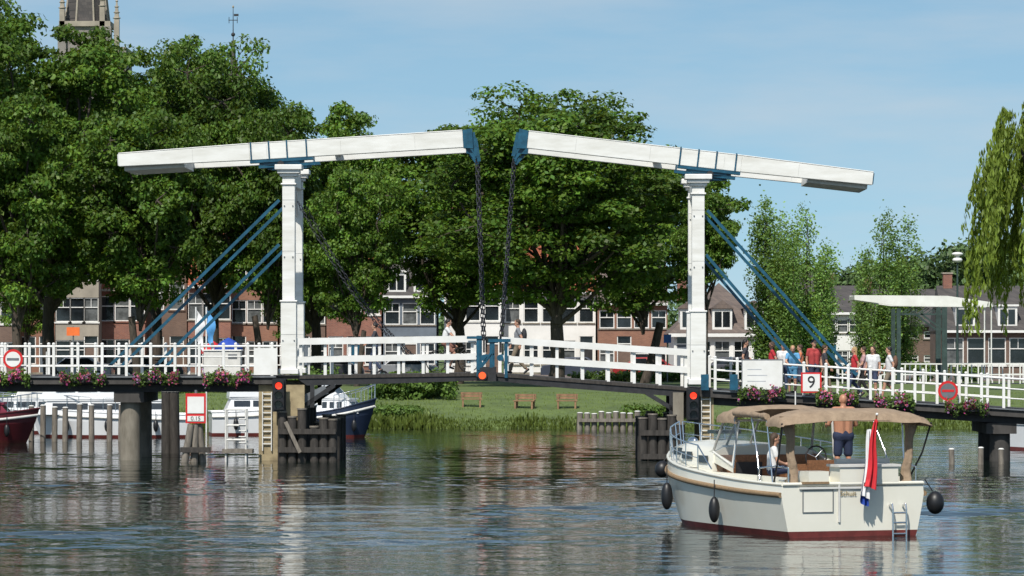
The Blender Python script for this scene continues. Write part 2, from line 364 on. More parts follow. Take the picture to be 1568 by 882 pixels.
def T(me,name,px,toppy,y,H,rz,wpx=None,R=None):
    h=WZ(toppy,y)-GZ; s=h/H; sx=s
    if wpx: sx=(wpx/2/sc(y))/R
    return place(me,name,WX(px,y),y,GZ-.02,sx,rz,s)
nm='broadleaf_tree'
T(TA,nm,852,128,78,18,.4,470,7.9)
T(TB,nm,700,170,92,18,2.0,310,7)
T(TC,nm,985,205,96,14,1.0,300,5.6)
T(TD,nm,1082,290,88,13,2.5,120,4.4)
T(TC,nm,545,240,80,14,.2,190,5.6)
T(TB,nm,480,140,96,18,1.0,290,7)
T(TA,nm,330,56,90,18,3.3,330,7.9)
T(TB,nm,80,5,84,18,4.2,370,7)
T(TA,nm,-90,-10,92,18,5.2,420,7.9)
T(TB,nm,235,44,102,18,.9,330,7)
T(TC,nm,410,150,84,14,4.1,230,5.6)
T(TC,nm,215,150,76,14,5.1,270,5.6)
T(TC,nm,30,130,74,14,2.9,270,5.6)
T(TC,nm,-130,120,78,14,2.2,270,5.6)
for px,tp in((40,330),(455,365),): T(TC,nm,px,tp,122,14,px*.1,130,5.6)
T(P1,'poplar_tree',1172,306,100,12,.3)
T(P2,'poplar_tree',1205,350,99,12,3.3)
T(P2,'poplar_tree',1236,314,101,12,1.3)
T(P1,'poplar_tree',1262,400,103,12,2.3)
T(P2,'poplar_tree',1352,322,104,12,4.3)
T(P1,'poplar_tree',1384,395,106,12,1.3)
T(P1,'poplar_tree',1322,420,107,12,5.3)
def mass(name,x0,x1,y,h0,h1,n,leaf,seed,cr=2.2,nleaf=60,ls=.6,depth=14,zb=GZ):
    rg=np.random.default_rng(seed); C=[];N=[];SZ=[];CO=[]
    for i in range(n):
        x=rg.uniform(x0,x1); top=h0+(h1-h0)*(.5+.5*math.sin(x*.21+seed))*rg.uniform(.75,1.0)
        z=zb+top*math.sqrt(rg.uniform(.02,1)); c=np.array([x,y+rg.uniform(-.5,.5)*depth,z])
        d=rg.normal(size=(nleaf,3)); dn=d/np.linalg.norm(d,axis=1,keepdims=True)
        C.append(c+dn*cr*rg.uniform(.4,1,(nleaf,1))*np.array([1.1,1.1,.75])); N.append(dn+rg.normal(size=(nleaf,3))*.5+np.array([0,0,.5])); SZ.append(ls*rg.uniform(.6,1.3,nleaf))
        bse=rg.uniform(.7,1.3)*rg.uniform(.75,1.25,(nleaf,1)); CO.append(np.hstack([bse,bse,bse]))
    V=quads(np.vstack(C),np.vstack(N),np.concatenate(SZ),rg,.7)
    me=mesh_quads(name,None,V,np.vstack(CO),leaf); o=bpy.data.objects.new(name,me); COL.objects.link(o); return o
mass('distant_trees',WX(1180,210),WX(1800,210),210,8.2,11.2,700,leafD,5,1.5,60,.5,10)
mass('distant_trees',WX(-300,262),WX(1180,262),262,5,9,350,leafD,6)
mass('bank_shrubs',WX(575,57),WX(690,57),56.5,.6,1.5,240,leafS,8,.42,70,.18,5,1.0)
mass('bank_shrubs',WX(560,50),WX(640,50),49,.2,.6,110,leafS,18,.35,60,.16,3,.6)
mass('bank_shrubs',WX(960,50),WX(1050,50),50,.2,.6,90,leafS,28,.35,60,.16,4,.6)
mass('bank_shrubs',WX(-50,58),WX(520,58),60,.4,1.5,160,leafS,9,.5,60,.2,3,1.3)
mass('hedge',WX(880,104),WX(1500,104),104,.5,1.3,160,leafS,10,.5,60,.22,1.5,1.4)
def willow():
    rg=np.random.default_rng(11); mb=MB(); R=4.3
    curve_tube(mb,(0,0,-.3),(0,0,6),.5,.35,bark,rg,.03,3,10)
    C=[];N=[];SZ=[];CO=[];VT=[]
    for k in range(16):
        th=k*2.4; e=(math.cos(th)*R*.6,math.sin(th)*R*.6,rg.uniform(8.5,13))
        curve_tube(mb,(0,0,5.5),e,.2,.04,bark,rg,.1,4,6)
    for k in range(560):
        g_=k%70; gr=np.random.default_rng(500+g_)
        th=gr.uniform(0,2*math.pi)+rg.normal()*.06; rr=R*math.sqrt(gr.uniform(.05,1))*rg.uniform(.9,1.05); z0=6+8.5*math.sqrt(max(0,1-min(1,rr/R)**2*.8))*gr.uniform(.72,1)+rg.normal()*.3
        L=max(.8,min(z0-2.6,gr.uniform(2,8.5)*rg.uniform(.6,1.1)*(.5+.6*rr/R))); n=int(L*17); t=rg.uniform(0,1,n); out=.8*(1-np.exp(-3*t))
        x=math.cos(th)*(rr+out); y=math.sin(th)*(rr+out); sw=rg.normal()*.15
        P=np.stack([x+sw*t+rg.normal(size=n)*.06,y+rg.normal(size=n)*.06+sw*t,z0-t*L+.5*np.sin(np.pi*np.minimum(1,t*3))],1)
        C.append(P); N.append(rg.normal(size=(n,3))*[1,1,.3]); SZ.append(rg.uniform(.25,.45,n)); VT.append(np.tile([0,0,-1.],(n,1)))
        b_=rg.uniform(.65,1.3)*rg.uniform(.75,1.25,(n,1)); CO.append(np.hstack([b_*1.05,b_,b_*.8]))
    V=quads(np.vstack(C),np.vstack(N),np.concatenate(SZ),rg,.28,np.vstack(VT))
    return mesh_quads('willow_mesh',mb,V,np.vstack(CO),leafW)
T(willow(),'willow_tree',1648,108,62,14.5,0)
def blades():
    rg=np.random.default_rng(21); n=52000
    x=rg.uniform(-50,50,n); lawn=rg.random(n)<.55
    yy=np.where(lawn,45.9+rg.uniform(0,1,n)*13,45.7+np.abs(rg.normal(size=n))*1.0)
    yb=yy+.5*np.sin(x*.23)+.35*np.sin(x*.71+1)
    z=np.interp(yy,[p[0] for p in prof],[p[1] for p in prof])
    pat=np.clip(.45+.55*np.sin(x*.9)*np.sin(x*.37+2)+.3*np.sin(x*2.7),0.1,1); wild=1/(1+np.exp((x+3.2)*1.5))*np.exp(-(yy-45.8)/4)
    h=np.where(lawn,.035+.04*rg.random(n),(.10+.30*pat*rg.random(n)))+.40*wild*rg.random(n); C=np.stack([x,yb,z+h*.42],1)
    V=quads(C,rg.normal(size=(n,3))*[1,1,.25],h+.03,rg,.3,np.tile([0,0,1.],(n,1)))
    b_=rg.uniform(.75,1.3,(n,1))*np.where(lawn,1.0,.66)[:,None]; me=mesh_quads('grass',None,V,np.hstack([b_*1.05,b_,b_*.8]),leafL); o=bpy.data.objects.new('grass',me); COL.objects.link(o)
blades()

# ---------------- houses ----------------
def facade(t,x0,x1,z0,z1,y,wins,wall,lint=white):
    W=t['walls'];F=t['windows']
    xs=sorted(set([x0,x1]+[a for w_ in wins for a in w_[:2]])); zs=sorted(set([z0,z1]+[a for w_ in wins for a in w_[2:4]]))
    for i in range(len(xs)-1):
        for j in range(len(zs)-1):
            cx=(xs[i]+xs[i+1])/2; cz=(zs[j]+zs[j+1])/2
            if any(a<cx<b and c<cz<d for a,b,c,d in [w_[:4] for w_ in wins]): continue
            W.quad((xs[i],y,zs[j]),(xs[i+1],y,zs[j]),(xs[i+1],y,zs[j+1]),(xs[i],y,zs[j+1]),wall)
    dc=random.choice([blue,dark,brickb,plasterg])
    for w_ in wins:
        a,b,c,d=w_[:4]; dr=len(w_)>4
        dp=.2
        W.quad((a,y,c),(a,y,d),(a,y+dp,d),(a,y+dp,c),wall); W.quad((b,y,c),(b,y+dp,c),(b,y+dp,d),(b,y,d),wall)
        W.quad((a,y,d),(b,y,d),(b,y+dp,d),(a,y+dp,d),wall); W.quad((a,y,c),(a,y+dp,c),(b,y+dp,c),(b,y,c),wall)
        if dr:
            F.bb(a,b,y+.1,y+.16,c,d-.5,dc); F.quad((a,y+.15,d-.5),(b,y+.15,d-.5),(b,y+.15,d),(a,y+.15,d),glass)
            F.bb(a,a+.07,y+.04,y+.14,c,d,white);F.bb(b-.07,b,y+.04,y+.14,c,d,white);F.bb(a+.07,b-.07,y+.04,y+.14,d-.56,d-.48,white)
        else:
            F.quad((a,y+.16,c),(b,y+.16,c),(b,y+.16,d),(a,y+.16,d),curtain if random.random()<.3 else glass)
            F.bb(a,a+.07,y+.05,y+.15,c,d,white);F.bb(b-.07,b,y+.05,y+.15,c,d,white);F.bb(a+.07,b-.07,y+.05,y+.15,d-.07,d,white);F.bb(a+.07,b-.07,y+.05,y+.15,c,c+.07,white)
            zz=c+(d-c)*.6; F.bb(a+.07,b-.07,y+.07,y+.13,zz-.03,zz+.03,white)
            F.bb(a-.08,b+.08,y-.08,y-.003,c-.1,c,lint)
            if random.random()<.5: mx_=(a+b)/2; F.bb(mx_-.02,mx_+.02,y+.075,y+.125,zz+.03,d-.07,white)
def house(name,px0,px1,y,eave,ridge,wall,roof,rt='side',n=3,st=2,dep=9,dormers=0,door=True,ww=1.05,chim=1,corn=white):
    lint=random.choice([offw,concrete,wall,timberg])
    x0=WX(px0,y);x1=WX(px1,y); t=Thing(name,((x0+x1)/2,y,GZ)); w_=x1-x0; a=-w_/2; b=w_/2
    wins=[]; fh=eave/st
    di=random.randrange(n) if door else -1
    for k in range(st):
        for i in range(n):
            cx=a+(i+.5)*w_/n
            if k==0 and i==di: wins.append((cx-.5,cx+.5,.12,2.75,1))
            else: wins.append((cx-ww/2,cx+ww/2,k*fh+.8,k*fh+min(fh-.45,2.75 if k<2 else 2.2)))
    facade(t,a,b,0,eave,0,wins,wall,lint)
    W=t['walls']
    W.quad((a,0,0),(a,0,eave),(a,dep,eave),(a,dep,0),wall);W.quad((b,0,0),(b,dep,0),(b,dep,eave),(b,0,eave),wall);W.quad((a,dep,0),(a,dep,eave),(b,dep,eave),(b,dep,0),wall)
    Rf=t['roof']; C=t['cornice']
    if rt=='side':
        Rf.prismx([(-.35,eave-.02),(-.35,eave+.1),(dep/2,ridge),(dep+.35,eave+.1),(dep+.35,eave-.02)],a-.05,b+.05,roof)
        W.prismx([(.01,eave-.1),(dep/2,ridge-.1),(dep-.01,eave-.1)],a-.01,a+.2,wall); W.prismx([(.01,eave-.1),(dep/2,ridge-.1),(dep-.01,eave-.1)],b-.2,b+.01,wall)
        C.bb(a-.02,b+.02,-.42,-.36,eave-.12,eave+.05,corn)
    elif rt=='front':
        W.add([(a,0,eave),(b,0,eave),(0,0,ridge)],[(0,1,2)],wall); W.add([(a,dep,eave),(b,dep,eave),(0,dep,ridge)],[(0,2,1)],wall)
        Rf.prism([(a-.1,eave-.05),(a-.1,eave+.12),(0,ridge+.18),(b+.1,eave+.12),(b+.1,eave-.05),(0,ridge+.01)],.12,dep+.1,roof)
        C.beam((a-.05,.0,eave+.05),(0,.0,ridge+.15),.25,.13,corn); C.beam((b+.05,.0,eave+.05),(0,.0,ridge+.15),.25,.13,corn)
        t['windows'].bb(-.4,.4,-.03,.03,eave+.5,eave+1.7,white); t['windows'].bb(-.32,.32,-.05,-.033,eave+.58,eave+1.62,glass)
    elif rt=='hip':
        o=.35; v=[(a-o,-o,eave),(b+o,-o,eave),(b+o,dep+o,eave),(a-o,dep+o,eave),(a+dep*.35,dep/2,ridge),(b-dep*.35,dep/2,ridge)]
        Rf.add(v,[(0,1,5,4),(1,2,5),(2,3,4,5),(3,0,4),(3,2,1,0)],roof); C.bb(a-o-.02,b+o+.02,-o-.1,-o-.01,eave-.2,eave+.02,white)
    for i in range(dormers):
        cx=a+(i+.5)*w_/dormers; zb=eave+.25; yb=.05
        D=t['dormers']; D.bb(cx-.65,cx+.65,yb,yb+2.6,zb,zb+1.4,white); D.bb(cx-.5,cx-.04,yb-.02,yb-.003,zb+.2,zb+1.2,glass); D.bb(cx+.04,cx+.5,yb-.02,yb-.003,zb+.2,zb+1.2,glass)
        if rt=='hip': D.prism([(cx-.8,zb+1.41),(cx,zb+1.95),(cx+.8,zb+1.41)],yb-.15,yb+2.8,roof)
        else: D.bb(cx-.75,cx+.75,yb-.12,yb+2.7,zb+1.405,zb+1.53,white)
    for i in range(chim):
        cx=(a+.7) if i==0 else b-.7; C2=t['chimney']; C2.bb(cx-.3,cx+.3,dep/2-.3,dep/2+.3,ridge-1.2,ridge+.8,brickr); C2.bb(cx-.36,cx+.36,dep/2-.36,dep/2+.36,ridge+.803,ridge+.9,plastert)
    t['step'].bb(a,b,-.25,-.01,.12,.24,concrete)
    return t.build()
hs=[('brick_house',-180,-71,141,6.6,10,brickr,roofo,'side',3,2,0),('brick_house',-70,28,140,8.4,11.5,brickb,rooft,'side',3,3,0),('brick_house',30,84,142,6.6,10.0,brickd,roofo,'front',2,2,0),
('plaster_house',86,150,139,8.8,11.8,plastert,rooft,'side',3,3,0),('brick_house',152,222,141.5,6.0,9.8,brickr,roofo,'side',3,2,1),('brick_house',224,286,143,7.6,10.8,brickb,rooft,'front',2,2,0),
('brick_house',289,352,140,6.2,10,brickr,roofo,'side',3,2,1),('brick_house',354,425,142,8.6,11.6,brickd,rooft,'side',3,3,0),('brick_house',428,498,141,5.6,9,brickb,roofo,'side',3,2,1),('brick_house',500,584,140,6.9,9.8,brickr,roofo,'side',3,2,1),
('plaster_house',587,668,139,5.5,8.2,plasterg,rooft,'side',3,2,2),('white_house',680,768,141,6.0,12,plasterw,roofo,'side',3,2,1),('white_house',771,912,142.5,5.8,12.8,plasterw,roofo,'side',5,2,1),('brick_house',916,1022,140,5.0,8.6,brickd,roofb,'side',4,2,1)]
for h in hs: house(h[0],h[1],h[2],h[3],h[4],h[5],h[6],h[7],h[8],h[9],h[10],dormers=h[11],corn=white if h[6] in(plasterw,plasterg) else random.choice([offw,dark,plastert]))
house('mansard_house',1032,1180,126,2.9,6.3,plasterw,roofb,'hip',5,1,dormers=3,chim=1)
house('brick_house',1183,1250,150,4.6,7.4,brickr,rooft,'side',3,2,corn=dark)
house('white_house',1262,1318,146,4.4,6.4,plasterw,rooft,'side',3,2)
house('brick_house',1322,1440,165,3.6,6.4,brickb,rooft,'side',4,2,corn=dark)
house('brick_house',1446,1640,132,3.1,6.2,brickb,rooft,'side',6,1,dormers=3,ww=1.2)
house('brick_house',1641,1760,140,6,9,brickr,rooft,'side',4,2)
t=Thing('church_tower',(WX(130,250),250,GZ)); B=t['tower']; 
B.bb(-2.2,2.2,0,4.4,0,33,bricky); B.bb(-2.5,2.5,-.3,4.7,33,33.5,plastert)
for sx in(-1,1):
    for k in range(5): t['buttress'].bb(sx*2.2-.4,sx*2.2+.4,-.5+k*.01,.5,k*6.6+.01*k,(k+1)*6.6,bricky)
    for z in (12,20,27): t['openings'].prism([(sx*.9-.45,z),(sx*.9+.45,z),(sx*.9+.45,z+3.2),(sx*.9,z+4),(sx*.9-.45,z+3.2)],-.03,.1,dark)
def pyr(mb,cx,cy,z0,z1,r,m,n=8):
    vs=[(cx+r*math.cos(2*math.pi*i/n+math.pi/n),cy+r*math.sin(2*math.pi*i/n+math.pi/n),z0) for i in range(n)]+[(cx,cy,z1)]
    mb.add(vs,[(i,(i+1)%n,n) for i in range(n)],m)
pyr(t['spire'],0,2.2,33.5,52,2.2,rooft)
for k in range(8):
    a_=k*math.pi/4; t['spire'].tube((2.25*math.cos(a_+.39),2.2+2.25*math.sin(a_+.39),33.5),(0,2.2,52),.12,plastert,.04,n=5)
for cx,h in((1.7,37.2),(3.1,36.0),(-2.2,37)):
    t['pinnacles'].bb(cx-.25,cx+.25,-.3,.3,30,h-2.4,plastert); pyr(t['pinnacles'],cx,0,h-2.4,h,.36,plastert,4)
    for k in range(4): t['pinnacles'].ell((cx,0,h-2.2+k*.55),(.42-.09*k,.42-.09*k,.1),plastert,6,4)
t['aisle'].bb(2.25,4.0,0,6,0,31,bricky)
t.build()
t=Thing('church_turret',(WX(357,250),250,GZ)); t['turret'].tube((0,0,0),(0,0,28),1.1,bricky,n=8); t['turret'].tube((0,0,28),(0,0,29),1.3,rooft,.4,n=8)
t['turret'].tube((0,0,29),(0,0,31.6),.35,rooft,.12,n=8); t['vane'].tube((0,0,31.6),(0,0,34.8),.06,dark,.03,n=6); t['vane'].ell((0,0,32.2),(.2,.2,.2),dark)
t['vane'].box((0,0,33.6),(.9,.05,.07),dark); t['vane'].box((.3,0,34.1),(.45,.05,.22),dark); t['vane'].ell((0,0,34.9),(.1,.1,.14),plastert); t['vane'].tube((-.4,0,33.3),(-.4,0,33.9),.03,dark);t['vane'].tube((.4,0,33.3),(.4,0,33.9),.03,dark)
t.build()

# ---------------- main drawbridge ----------------
DP=[(-700,577),(400,577),(452,575),(746,571),(1010,590),(1090,597),(1568,627),(2300,650)]
def dz(px):
    for (a,b),(c,d) in zip(DP[:-1],DP[1:]):
        if a<=px<=c: return Z(b+(d-b)*(px-a)/(c-a))
    return Z(577)
BW=4.0
t=Thing('drawbridge',(0,0,0),BRZ)
t.bev={'tower_posts':.02,'balance_beams':.015}
P=t['tower_posts']
def post(cx,y,zb,zt,w0=.52,w1=.42):
    h=zt-zb; zm=zb+h*.34
    P.bb(cx-w0/2,cx+w0/2,y-w0/2,y+w0/2,zb,zm,beamw); P.bb(cx-w0/2-.035,cx+w0/2+.035,y-w0/2-.035,y+w0/2+.035,zm+.001,zm+.06,white)
    P.bb(cx-w1/2,cx+w1/2,y-w1/2,y+w1/2,zm+.061,zt-.72,beamw)
    for k,(e,a,b) in enumerate(((.05,.72,.66),(.0,.659,.44),(.08,.439,.34),(.16,.339,.22),(.24,.219,.05))):
        P.bb(cx-w1/2-e,cx+w1/2+e,y-w1/2-e,y+w1/2+e,zt-a,zt-b,white)
    P.bb(cx-w0/2-.07,cx+w0/2+.07,y-w0/2-.07,y+w0/2+.07,zb-.02,zb+.16,white)
    for z in (zb+1.1,zm+1.5,zm+3.2):
        ww=w0 if z<zm else w1
        for sx in(-1,1): t['hardware'].box((cx+sx*(ww/2-.07),y-ww/2-.012,z),(.04,.03,.04),steelg)
        t['hardware'].box((cx,y-ww/2-.002,z+.2),(ww*.97,.006,.012),seam)
LX=X(442); RX=X(1069)
tops={}
for cx,pb,pt in((LX,572,250),(RX,588,265)):
    for y in(0.1,BW-.1): post(cx,y,Z(pb),Z(pt))
    P.bb(cx-.17,cx+.17,.33,BW-.33,Z(pt)-.75,Z(pt)-.25,white)
    for y0,y1 in((.4,1.2),(BW-.4,BW-1.2)): P.beam((cx,y0,Z(pt)-1.6),(cx,y1,Z(pt)-.8),.16,.16,white)
BB=t['balance_beams']; BL=t['blue_ironwork']
def bal(tail,front,piv,sgn):
    for y in(0.1,BW-.1):
        a=Vector((X(tail[0]),y,Z(tail[1]))); c=Vector((X(front[0]),y,Z(front[1])))
        m1=a.lerp(c,.38)
        BB.beam(a,m1,.34,.42,beamw,.54,.34); BB.beam(m1,c,.34,.54,beamw,.56,.34)
        BB.beam(a,a+(a-c).normalized()*.03,.35,.38,blue if sgn>0 else white)
        d=(c-a).normalized(); up=Vector((-d.z,0,d.x)); up=up if up.z>0 else -up
        BB.beam(a+up*.225,m1+up*.285,.37,.03,white); BB.beam(m1+up*.285,c+up*.295,.37,.03,white)
        for k in (2,4,6,8):
            q=a.lerp(c,k/9.3); t['hardware'].beam(q-up*.2,q+up*.2,.006,.345,seam)
        for s_ in (-1.0,-.4,.2,.85):
            tt=(X(piv)+s_-a.x)/(c.x-a.x); q=a.lerp(c,tt)
            BL.beam(q-up*.31,q+up*.325,.045,.42,blue)
        q=a.lerp(c,(X(piv)-a.x)/(c.x-a.x))
        BL.beam(q-d*1.05-up*.33,q+d*1.05-up*.33,.42,.09,blue); BL.beam(q-d*.6-up*.42,q+d*.6-up*.42,.30,.08,blue)
        BL.tube((q.x,y-.28,q.z-.46),(q.x,y+.28,q.z-.46),.11,dark,n=12)
        for s_ in(-1,1): BL.beam(q+d*s_*.75-up*.40,q-up*.52,.2,.07,blue)
        BL.beam(c,c+d*.32,.38,.60,blue,.66); BL.beam(c+d*.30+up*.2,c+d*.42-up*.6,.2,.2,blue,.12); BL.beam(c+d*.1-up*.28,c+d*.38-up*.68,.14,.12,blue)
        tops[(sgn,y)]=c+d*.40-up*.66
    a=Vector((X(tail[0]),0,Z(tail[1]))); c=Vector((X(front[0]),0,Z(front[1]))); d=(c-a).normalized()
    p=a+d*.15-Vector((0,0,.15)); q=a+d*2.15-Vector((0,0,.15))
    p.y=q.y=BW/2; t['ballast'].beam(p,q,BW-.56,.40,offw)
    for f in (.02,.62): 
        e=a.lerp(c,f); BB.bb(e.x-.12,e.x+.12,.28,BW-.28,e.z-.12,e.z+.1,white)
bal((181,245),(709,213),430,-1)
bal((1336,274),(808,214),1087,1)
def link(mb,p,d,k,L=.19,r=.021,w=.05):
    up=Vector((0,0,1)) if abs(d.z)<.9 else Vector((1,0,0)); a=d.cross(up).normalized(); b=d.cross(a)
    s=a*math.cos(k)+b*math.sin(k); n=d.cross(s)
    rows=[]
    for i in range(10):
        t_=2*math.pi*i/10; ct,st=math.cos(t_),math.sin(t_)
        cen=p+d*(ct*w+math.copysign(1,ct)*(L/2-w) if abs(ct)>1e-3 else 0)+s*st*w; o=(d*ct+s*st)
        rows.append([cen+o*r*math.cos(q)+n*r*math.sin(q) for q in(0,1.571,3.142,4.712)])
    rows.append(rows[0]); mb.grid(rows,chainm,True)
def chain(mb,a,b,sag=0,L=.19,r=.018):
    a=Vector(a);b=Vector(b); n=max(3,int((b-a).length/(L*.76)))
    pts=[a.lerp(b,i/n)-Vector((0,0,sag*math.sin(math.pi*i/n))) for i in range(n+1)]
    for i in range(n): link(mb,(pts[i]+pts[i+1])/2,(pts[i+1]-pts[i]).normalized(),.4+(i%2)*math.pi/2,L,r,.042)
CH=t['chains']
for (sg,y),p in tops.items():
    chain(CH,p,(X(739) if sg<0 else X(766),y,Z(520)),.02)
    if sg<0: chain(CH,(LX+.28,y+.1,Z(308)),(X(634),y+.05,Z(553)),.55,.16,.014)
for y in(.1,BW-.1):
    for (a,b,c,d) in((427,306,165,562),(427,374,236,562)): BL.beam((X(a),y,Z(b)),(X(c),y,Z(d)),.08,.10,blue)
    for (a,b,c,d) in((1083,322,1312,575),(1081,390,1240,575)): BL.beam((X(a),y,Z(b)),(X(c),y,Z(d)),.08,.10,blue)
BL.tube((X(165),.1,Z(562)),(X(165),BW,Z(562)),.05,blue); BL.tube((X(1312),.1,Z(572)),(X(1312),BW,Z(572)),.05,blue)
DK=t['deck']
def deckseg(p0,p1,th,m,y0=-.25,y1=BW+.25,off=0):
    DK.add([(X(p0),y,dz(p0)+o+off) for y in(y0,y1) for o in(-th,0)]+[(X(p1),y,dz(p1)+o+off) for y in(y0,y1) for o in(-th,0)],[(0,1,3,2),(4,6,7,5),(0,4,5,1),(2,3,7,6),(1,5,7,3),(0,2,6,4)],m)
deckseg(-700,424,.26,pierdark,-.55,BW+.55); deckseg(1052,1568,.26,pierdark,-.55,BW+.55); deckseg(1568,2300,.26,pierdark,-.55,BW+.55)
deckseg(-700,424,.05,steelg,-.62,-.552,.01); deckseg(1090,1568,.05,steelg,-.62,-.552,.01)
deckseg(425,745,.10,timber,-.1,BW+.1); deckseg(747,1051,.10,timber,-.1,BW+.1)
deckseg(-700,424,.02,asphalt,.1,BW-.1,.024); deckseg(1052,1568,.02,asphalt,.1,BW-.1,.024)
for y in(0.0,BW*.33,BW*.66,BW):
    DK.prism([(X(455),dz(455)-.11),(X(744),dz(744)-.11),(X(744),dz(744)-.24),(X(640),dz(640)-.30),(X(470),dz(470)-.34)],y-.06,y+.06,dark)
    DK.prism([(X(748),dz(748)-.11),(X(1050),dz(1050)-.11),(X(1040),dz(1040)-.32),(X(860),dz(860)-.32),(X(748),dz(748)-.24)],y-.06,y+.06,dark)
    t['girders'].bb(X(-700),X(400),y-.15,y+.15,Z(577)-.5,Z(577)-.262,dark)
    t['girders'].beam((X(1090),y,dz(1090)-.38),(X(1568),y,dz(1568)-.38),.3,.23,dark)
for y in(0.0,BW):
    for (a,b,c,d) in((468,620,512,590),(478,624,478,590),(1040,632,990,602),(1028,634,1028,600)): t['girders'].beam((X(a),y,Z(b)),(X(c),y,Z(d)),.14,.14,dark)
    t['girders'].beam((X(462),y,Z(614)),(X(500),y,Z(596)),.10,.3,steelg)
for p in range(480,1040,28):
    if 730<p<765: continue
    DK.bb(X(p)-.05,X(p)+.05,.065,BW-.065,dz(p)-.28,dz(p)-.12,dark)
RL=t['leaf_railings']
for y in(.0,BW):
    for (p0,q0,p1,q1) in((454,523,729,519),(768,521,1056,540)):
        RL.beam((X(p0),y,Z(q0)),(X(p1),y,Z(q1)),.07,.22,white); RL.beam((X(p0),y,Z(q0+28)),(X(p1),y,Z(q1+27)),.06,.2,white)
        n=7
        for i in range(n+1):
            f=i/n; px=p0+6+(p1-p0-12)*f; RL.bb(X(px)-.05,X(px)+.05,y+.045,y+.13,dz(px),Z(q0+(q1-q0)*f)-.02,white)
for y in(-.1,BW+.1):
    for px,tp in((732,514),(752,519),(775,519)):
        BL.bb(X(px)-.05,X(px)+.05,y-.05,y+.05,dz(px)-.12,Z(tp),blue)
    BL.bb(X(715),X(738),y-.09,y-.051,Z(519),Z(515),blue);BL.bb(X(748),X(782),y-.09,y-.051,Z(524),Z(519),blue)
    BL.beam((X(732),y-.07,Z(566)),(X(752),y-.07,Z(540)),.04,.07,blue)
    BL.bb(X(735),X(757),y-.12,y-.06,Z(575),Z(563),dark)
    for cx_ in(741,766): BL.tube((X(cx_),y-.09,Z(548)),(X(cx_),y+.09,Z(548)),.11,blue,n=12); BL.tube((X(cx_),y,Z(540)),(X(cx_),y,Z(520)),.03,dark)
t['signal_lamp'].tube((X(739),-.42,Z(575)),(X(739),-.16,Z(575)),.165,dark,n=16); t['signal_lamp'].tube((X(739),-.45,Z(575)),(X(739),-.425,Z(575)),.12,lampor,n=16)
t['signal_lamp'].bb(X(747),X(760),-.35,-.15,Z(584),Z(570),dark)
AR=t['approach_railings']
def rail(p0,p1,y,step,h=1.02):
    px=p0
    while px<=p1+1: 
        z=dz(px); AR.bb(X(px)-.045,X(px)+.045,y-.045,y+.045,z-.05,z+h+.05,white); AR.ell((X(px),y,z+h+.07),(.06,.06,.05),white,8,5); px+=step
    a,b=p0,p1
    for hh,r in((h-.02,.035),(.66,.024),(.34,.024)):
        AR.tube((X(a),y,dz(a)+hh),(X(b),y,dz(b)+hh),r,white,n=8)
for y in(-.45,BW+.45): rail(-250,418,y,37.1); rail(1094,1568,y,33.8)
rail(1568,1900,-.45,33.2); 
AR.bb(X(390),X(426),-.5,-.4,Z(574),Z(533),white)
for p in(1078,1122): BL.bb(X(p)-.13,X(p)+.13,-.75,-.62,Z(597),Z(573),blue)
PR=t['piers']
for x0,x1,zt in((397,426,577),(439,467,577)): 
    for y in(-.35,BW-.4): PR.bb(X(x0),X(x1),y,y+.8,-1.5,Z(zt)-.27,tan if y<0 else concrete)
PR.bb(X(399),X(464),.5,BW-.45,Z(625),Z(584),concrete)
for x0,x1 in((1070,1092),(1030,1046)):
    for y in(-.35,BW-.4): PR.bb(X(x0),X(x1),y,y+.8,-1.5,Z(601)-.0,tan if x0>1050 else concrete)
PR.bb(X(1032),X(1090),.5,BW-.45,Z(640),Z(606),concrete)
for k in range(9): PR.bb(X(404),X(416),-.43,-.40,Z(604+k*9.5),Z(604+k*9.5)+.04,offw)
PR.bb(X(402.5),X(404),-.44,-.38,Z(690),Z(600),offw);PR.bb(X(416),X(417.5),-.44,-.38,Z(690),Z(600),offw)
for k in range(8): PR.bb(X(1074),X(1086),-.43,-.40,Z(612+k*9.5),Z(612+k*9.5)+.04,offw)
PR.bb(X(1072.5),X(1074),-.44,-.38,Z(690),Z(606),offw);PR.bb(X(1086),X(1087.5),-.44,-.38,Z(690),Z(606),offw)
def piling(px,y,top,r,m=timber,cap=True): 
    PR.tube((X(px),y,-1.5),(X(px),y,Z(top)),r,m,n=9)
    if cap: PR.tube((X(px),y,Z(top)),(X(px),y,Z(top)+.05),r*1.12,timberg,n=9)
for px,tp in((434,630),(449,642),(464,628),(483,652),(497,640),(511,644)):
    for y in(-.6,1.2,3.0,BW+.6): piling(px,y,tp+random.uniform(-4,4),.155,timber if px%2 else timberg if y<0 and px>490 else timber)
for z in(656,684): 
    PR.bb(X(428),X(516),-.86,-.77,Z(z+8),Z(z),timber); PR.bb(X(428),X(516),BW+.78,BW+.9,Z(z+9),Z(z),timber)
PR.beam((X(440),-.93,Z(645)),(X(462),-.93,Z(692)),.1,.12,timberg)
for px,tp in((984,642),(999,636),(1013,645),(1028,640),(1041,648)):
    for y in(-.6,1.2,3.0,BW+.6): piling(px,y,tp+random.uniform(-4,4),.155)
for z in(658,694): PR.bb(X(980),X(1042),-.86,-.77,Z(z+8),Z(z),timber)
for px,r in((198,.36),(-60,.36),(-320,.36),(1531,.36),(1800,.36),(2100,.36)):
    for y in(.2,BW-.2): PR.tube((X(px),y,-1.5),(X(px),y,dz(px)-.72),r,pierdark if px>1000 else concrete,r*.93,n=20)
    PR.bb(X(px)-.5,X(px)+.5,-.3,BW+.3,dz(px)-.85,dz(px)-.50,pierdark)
t.build()

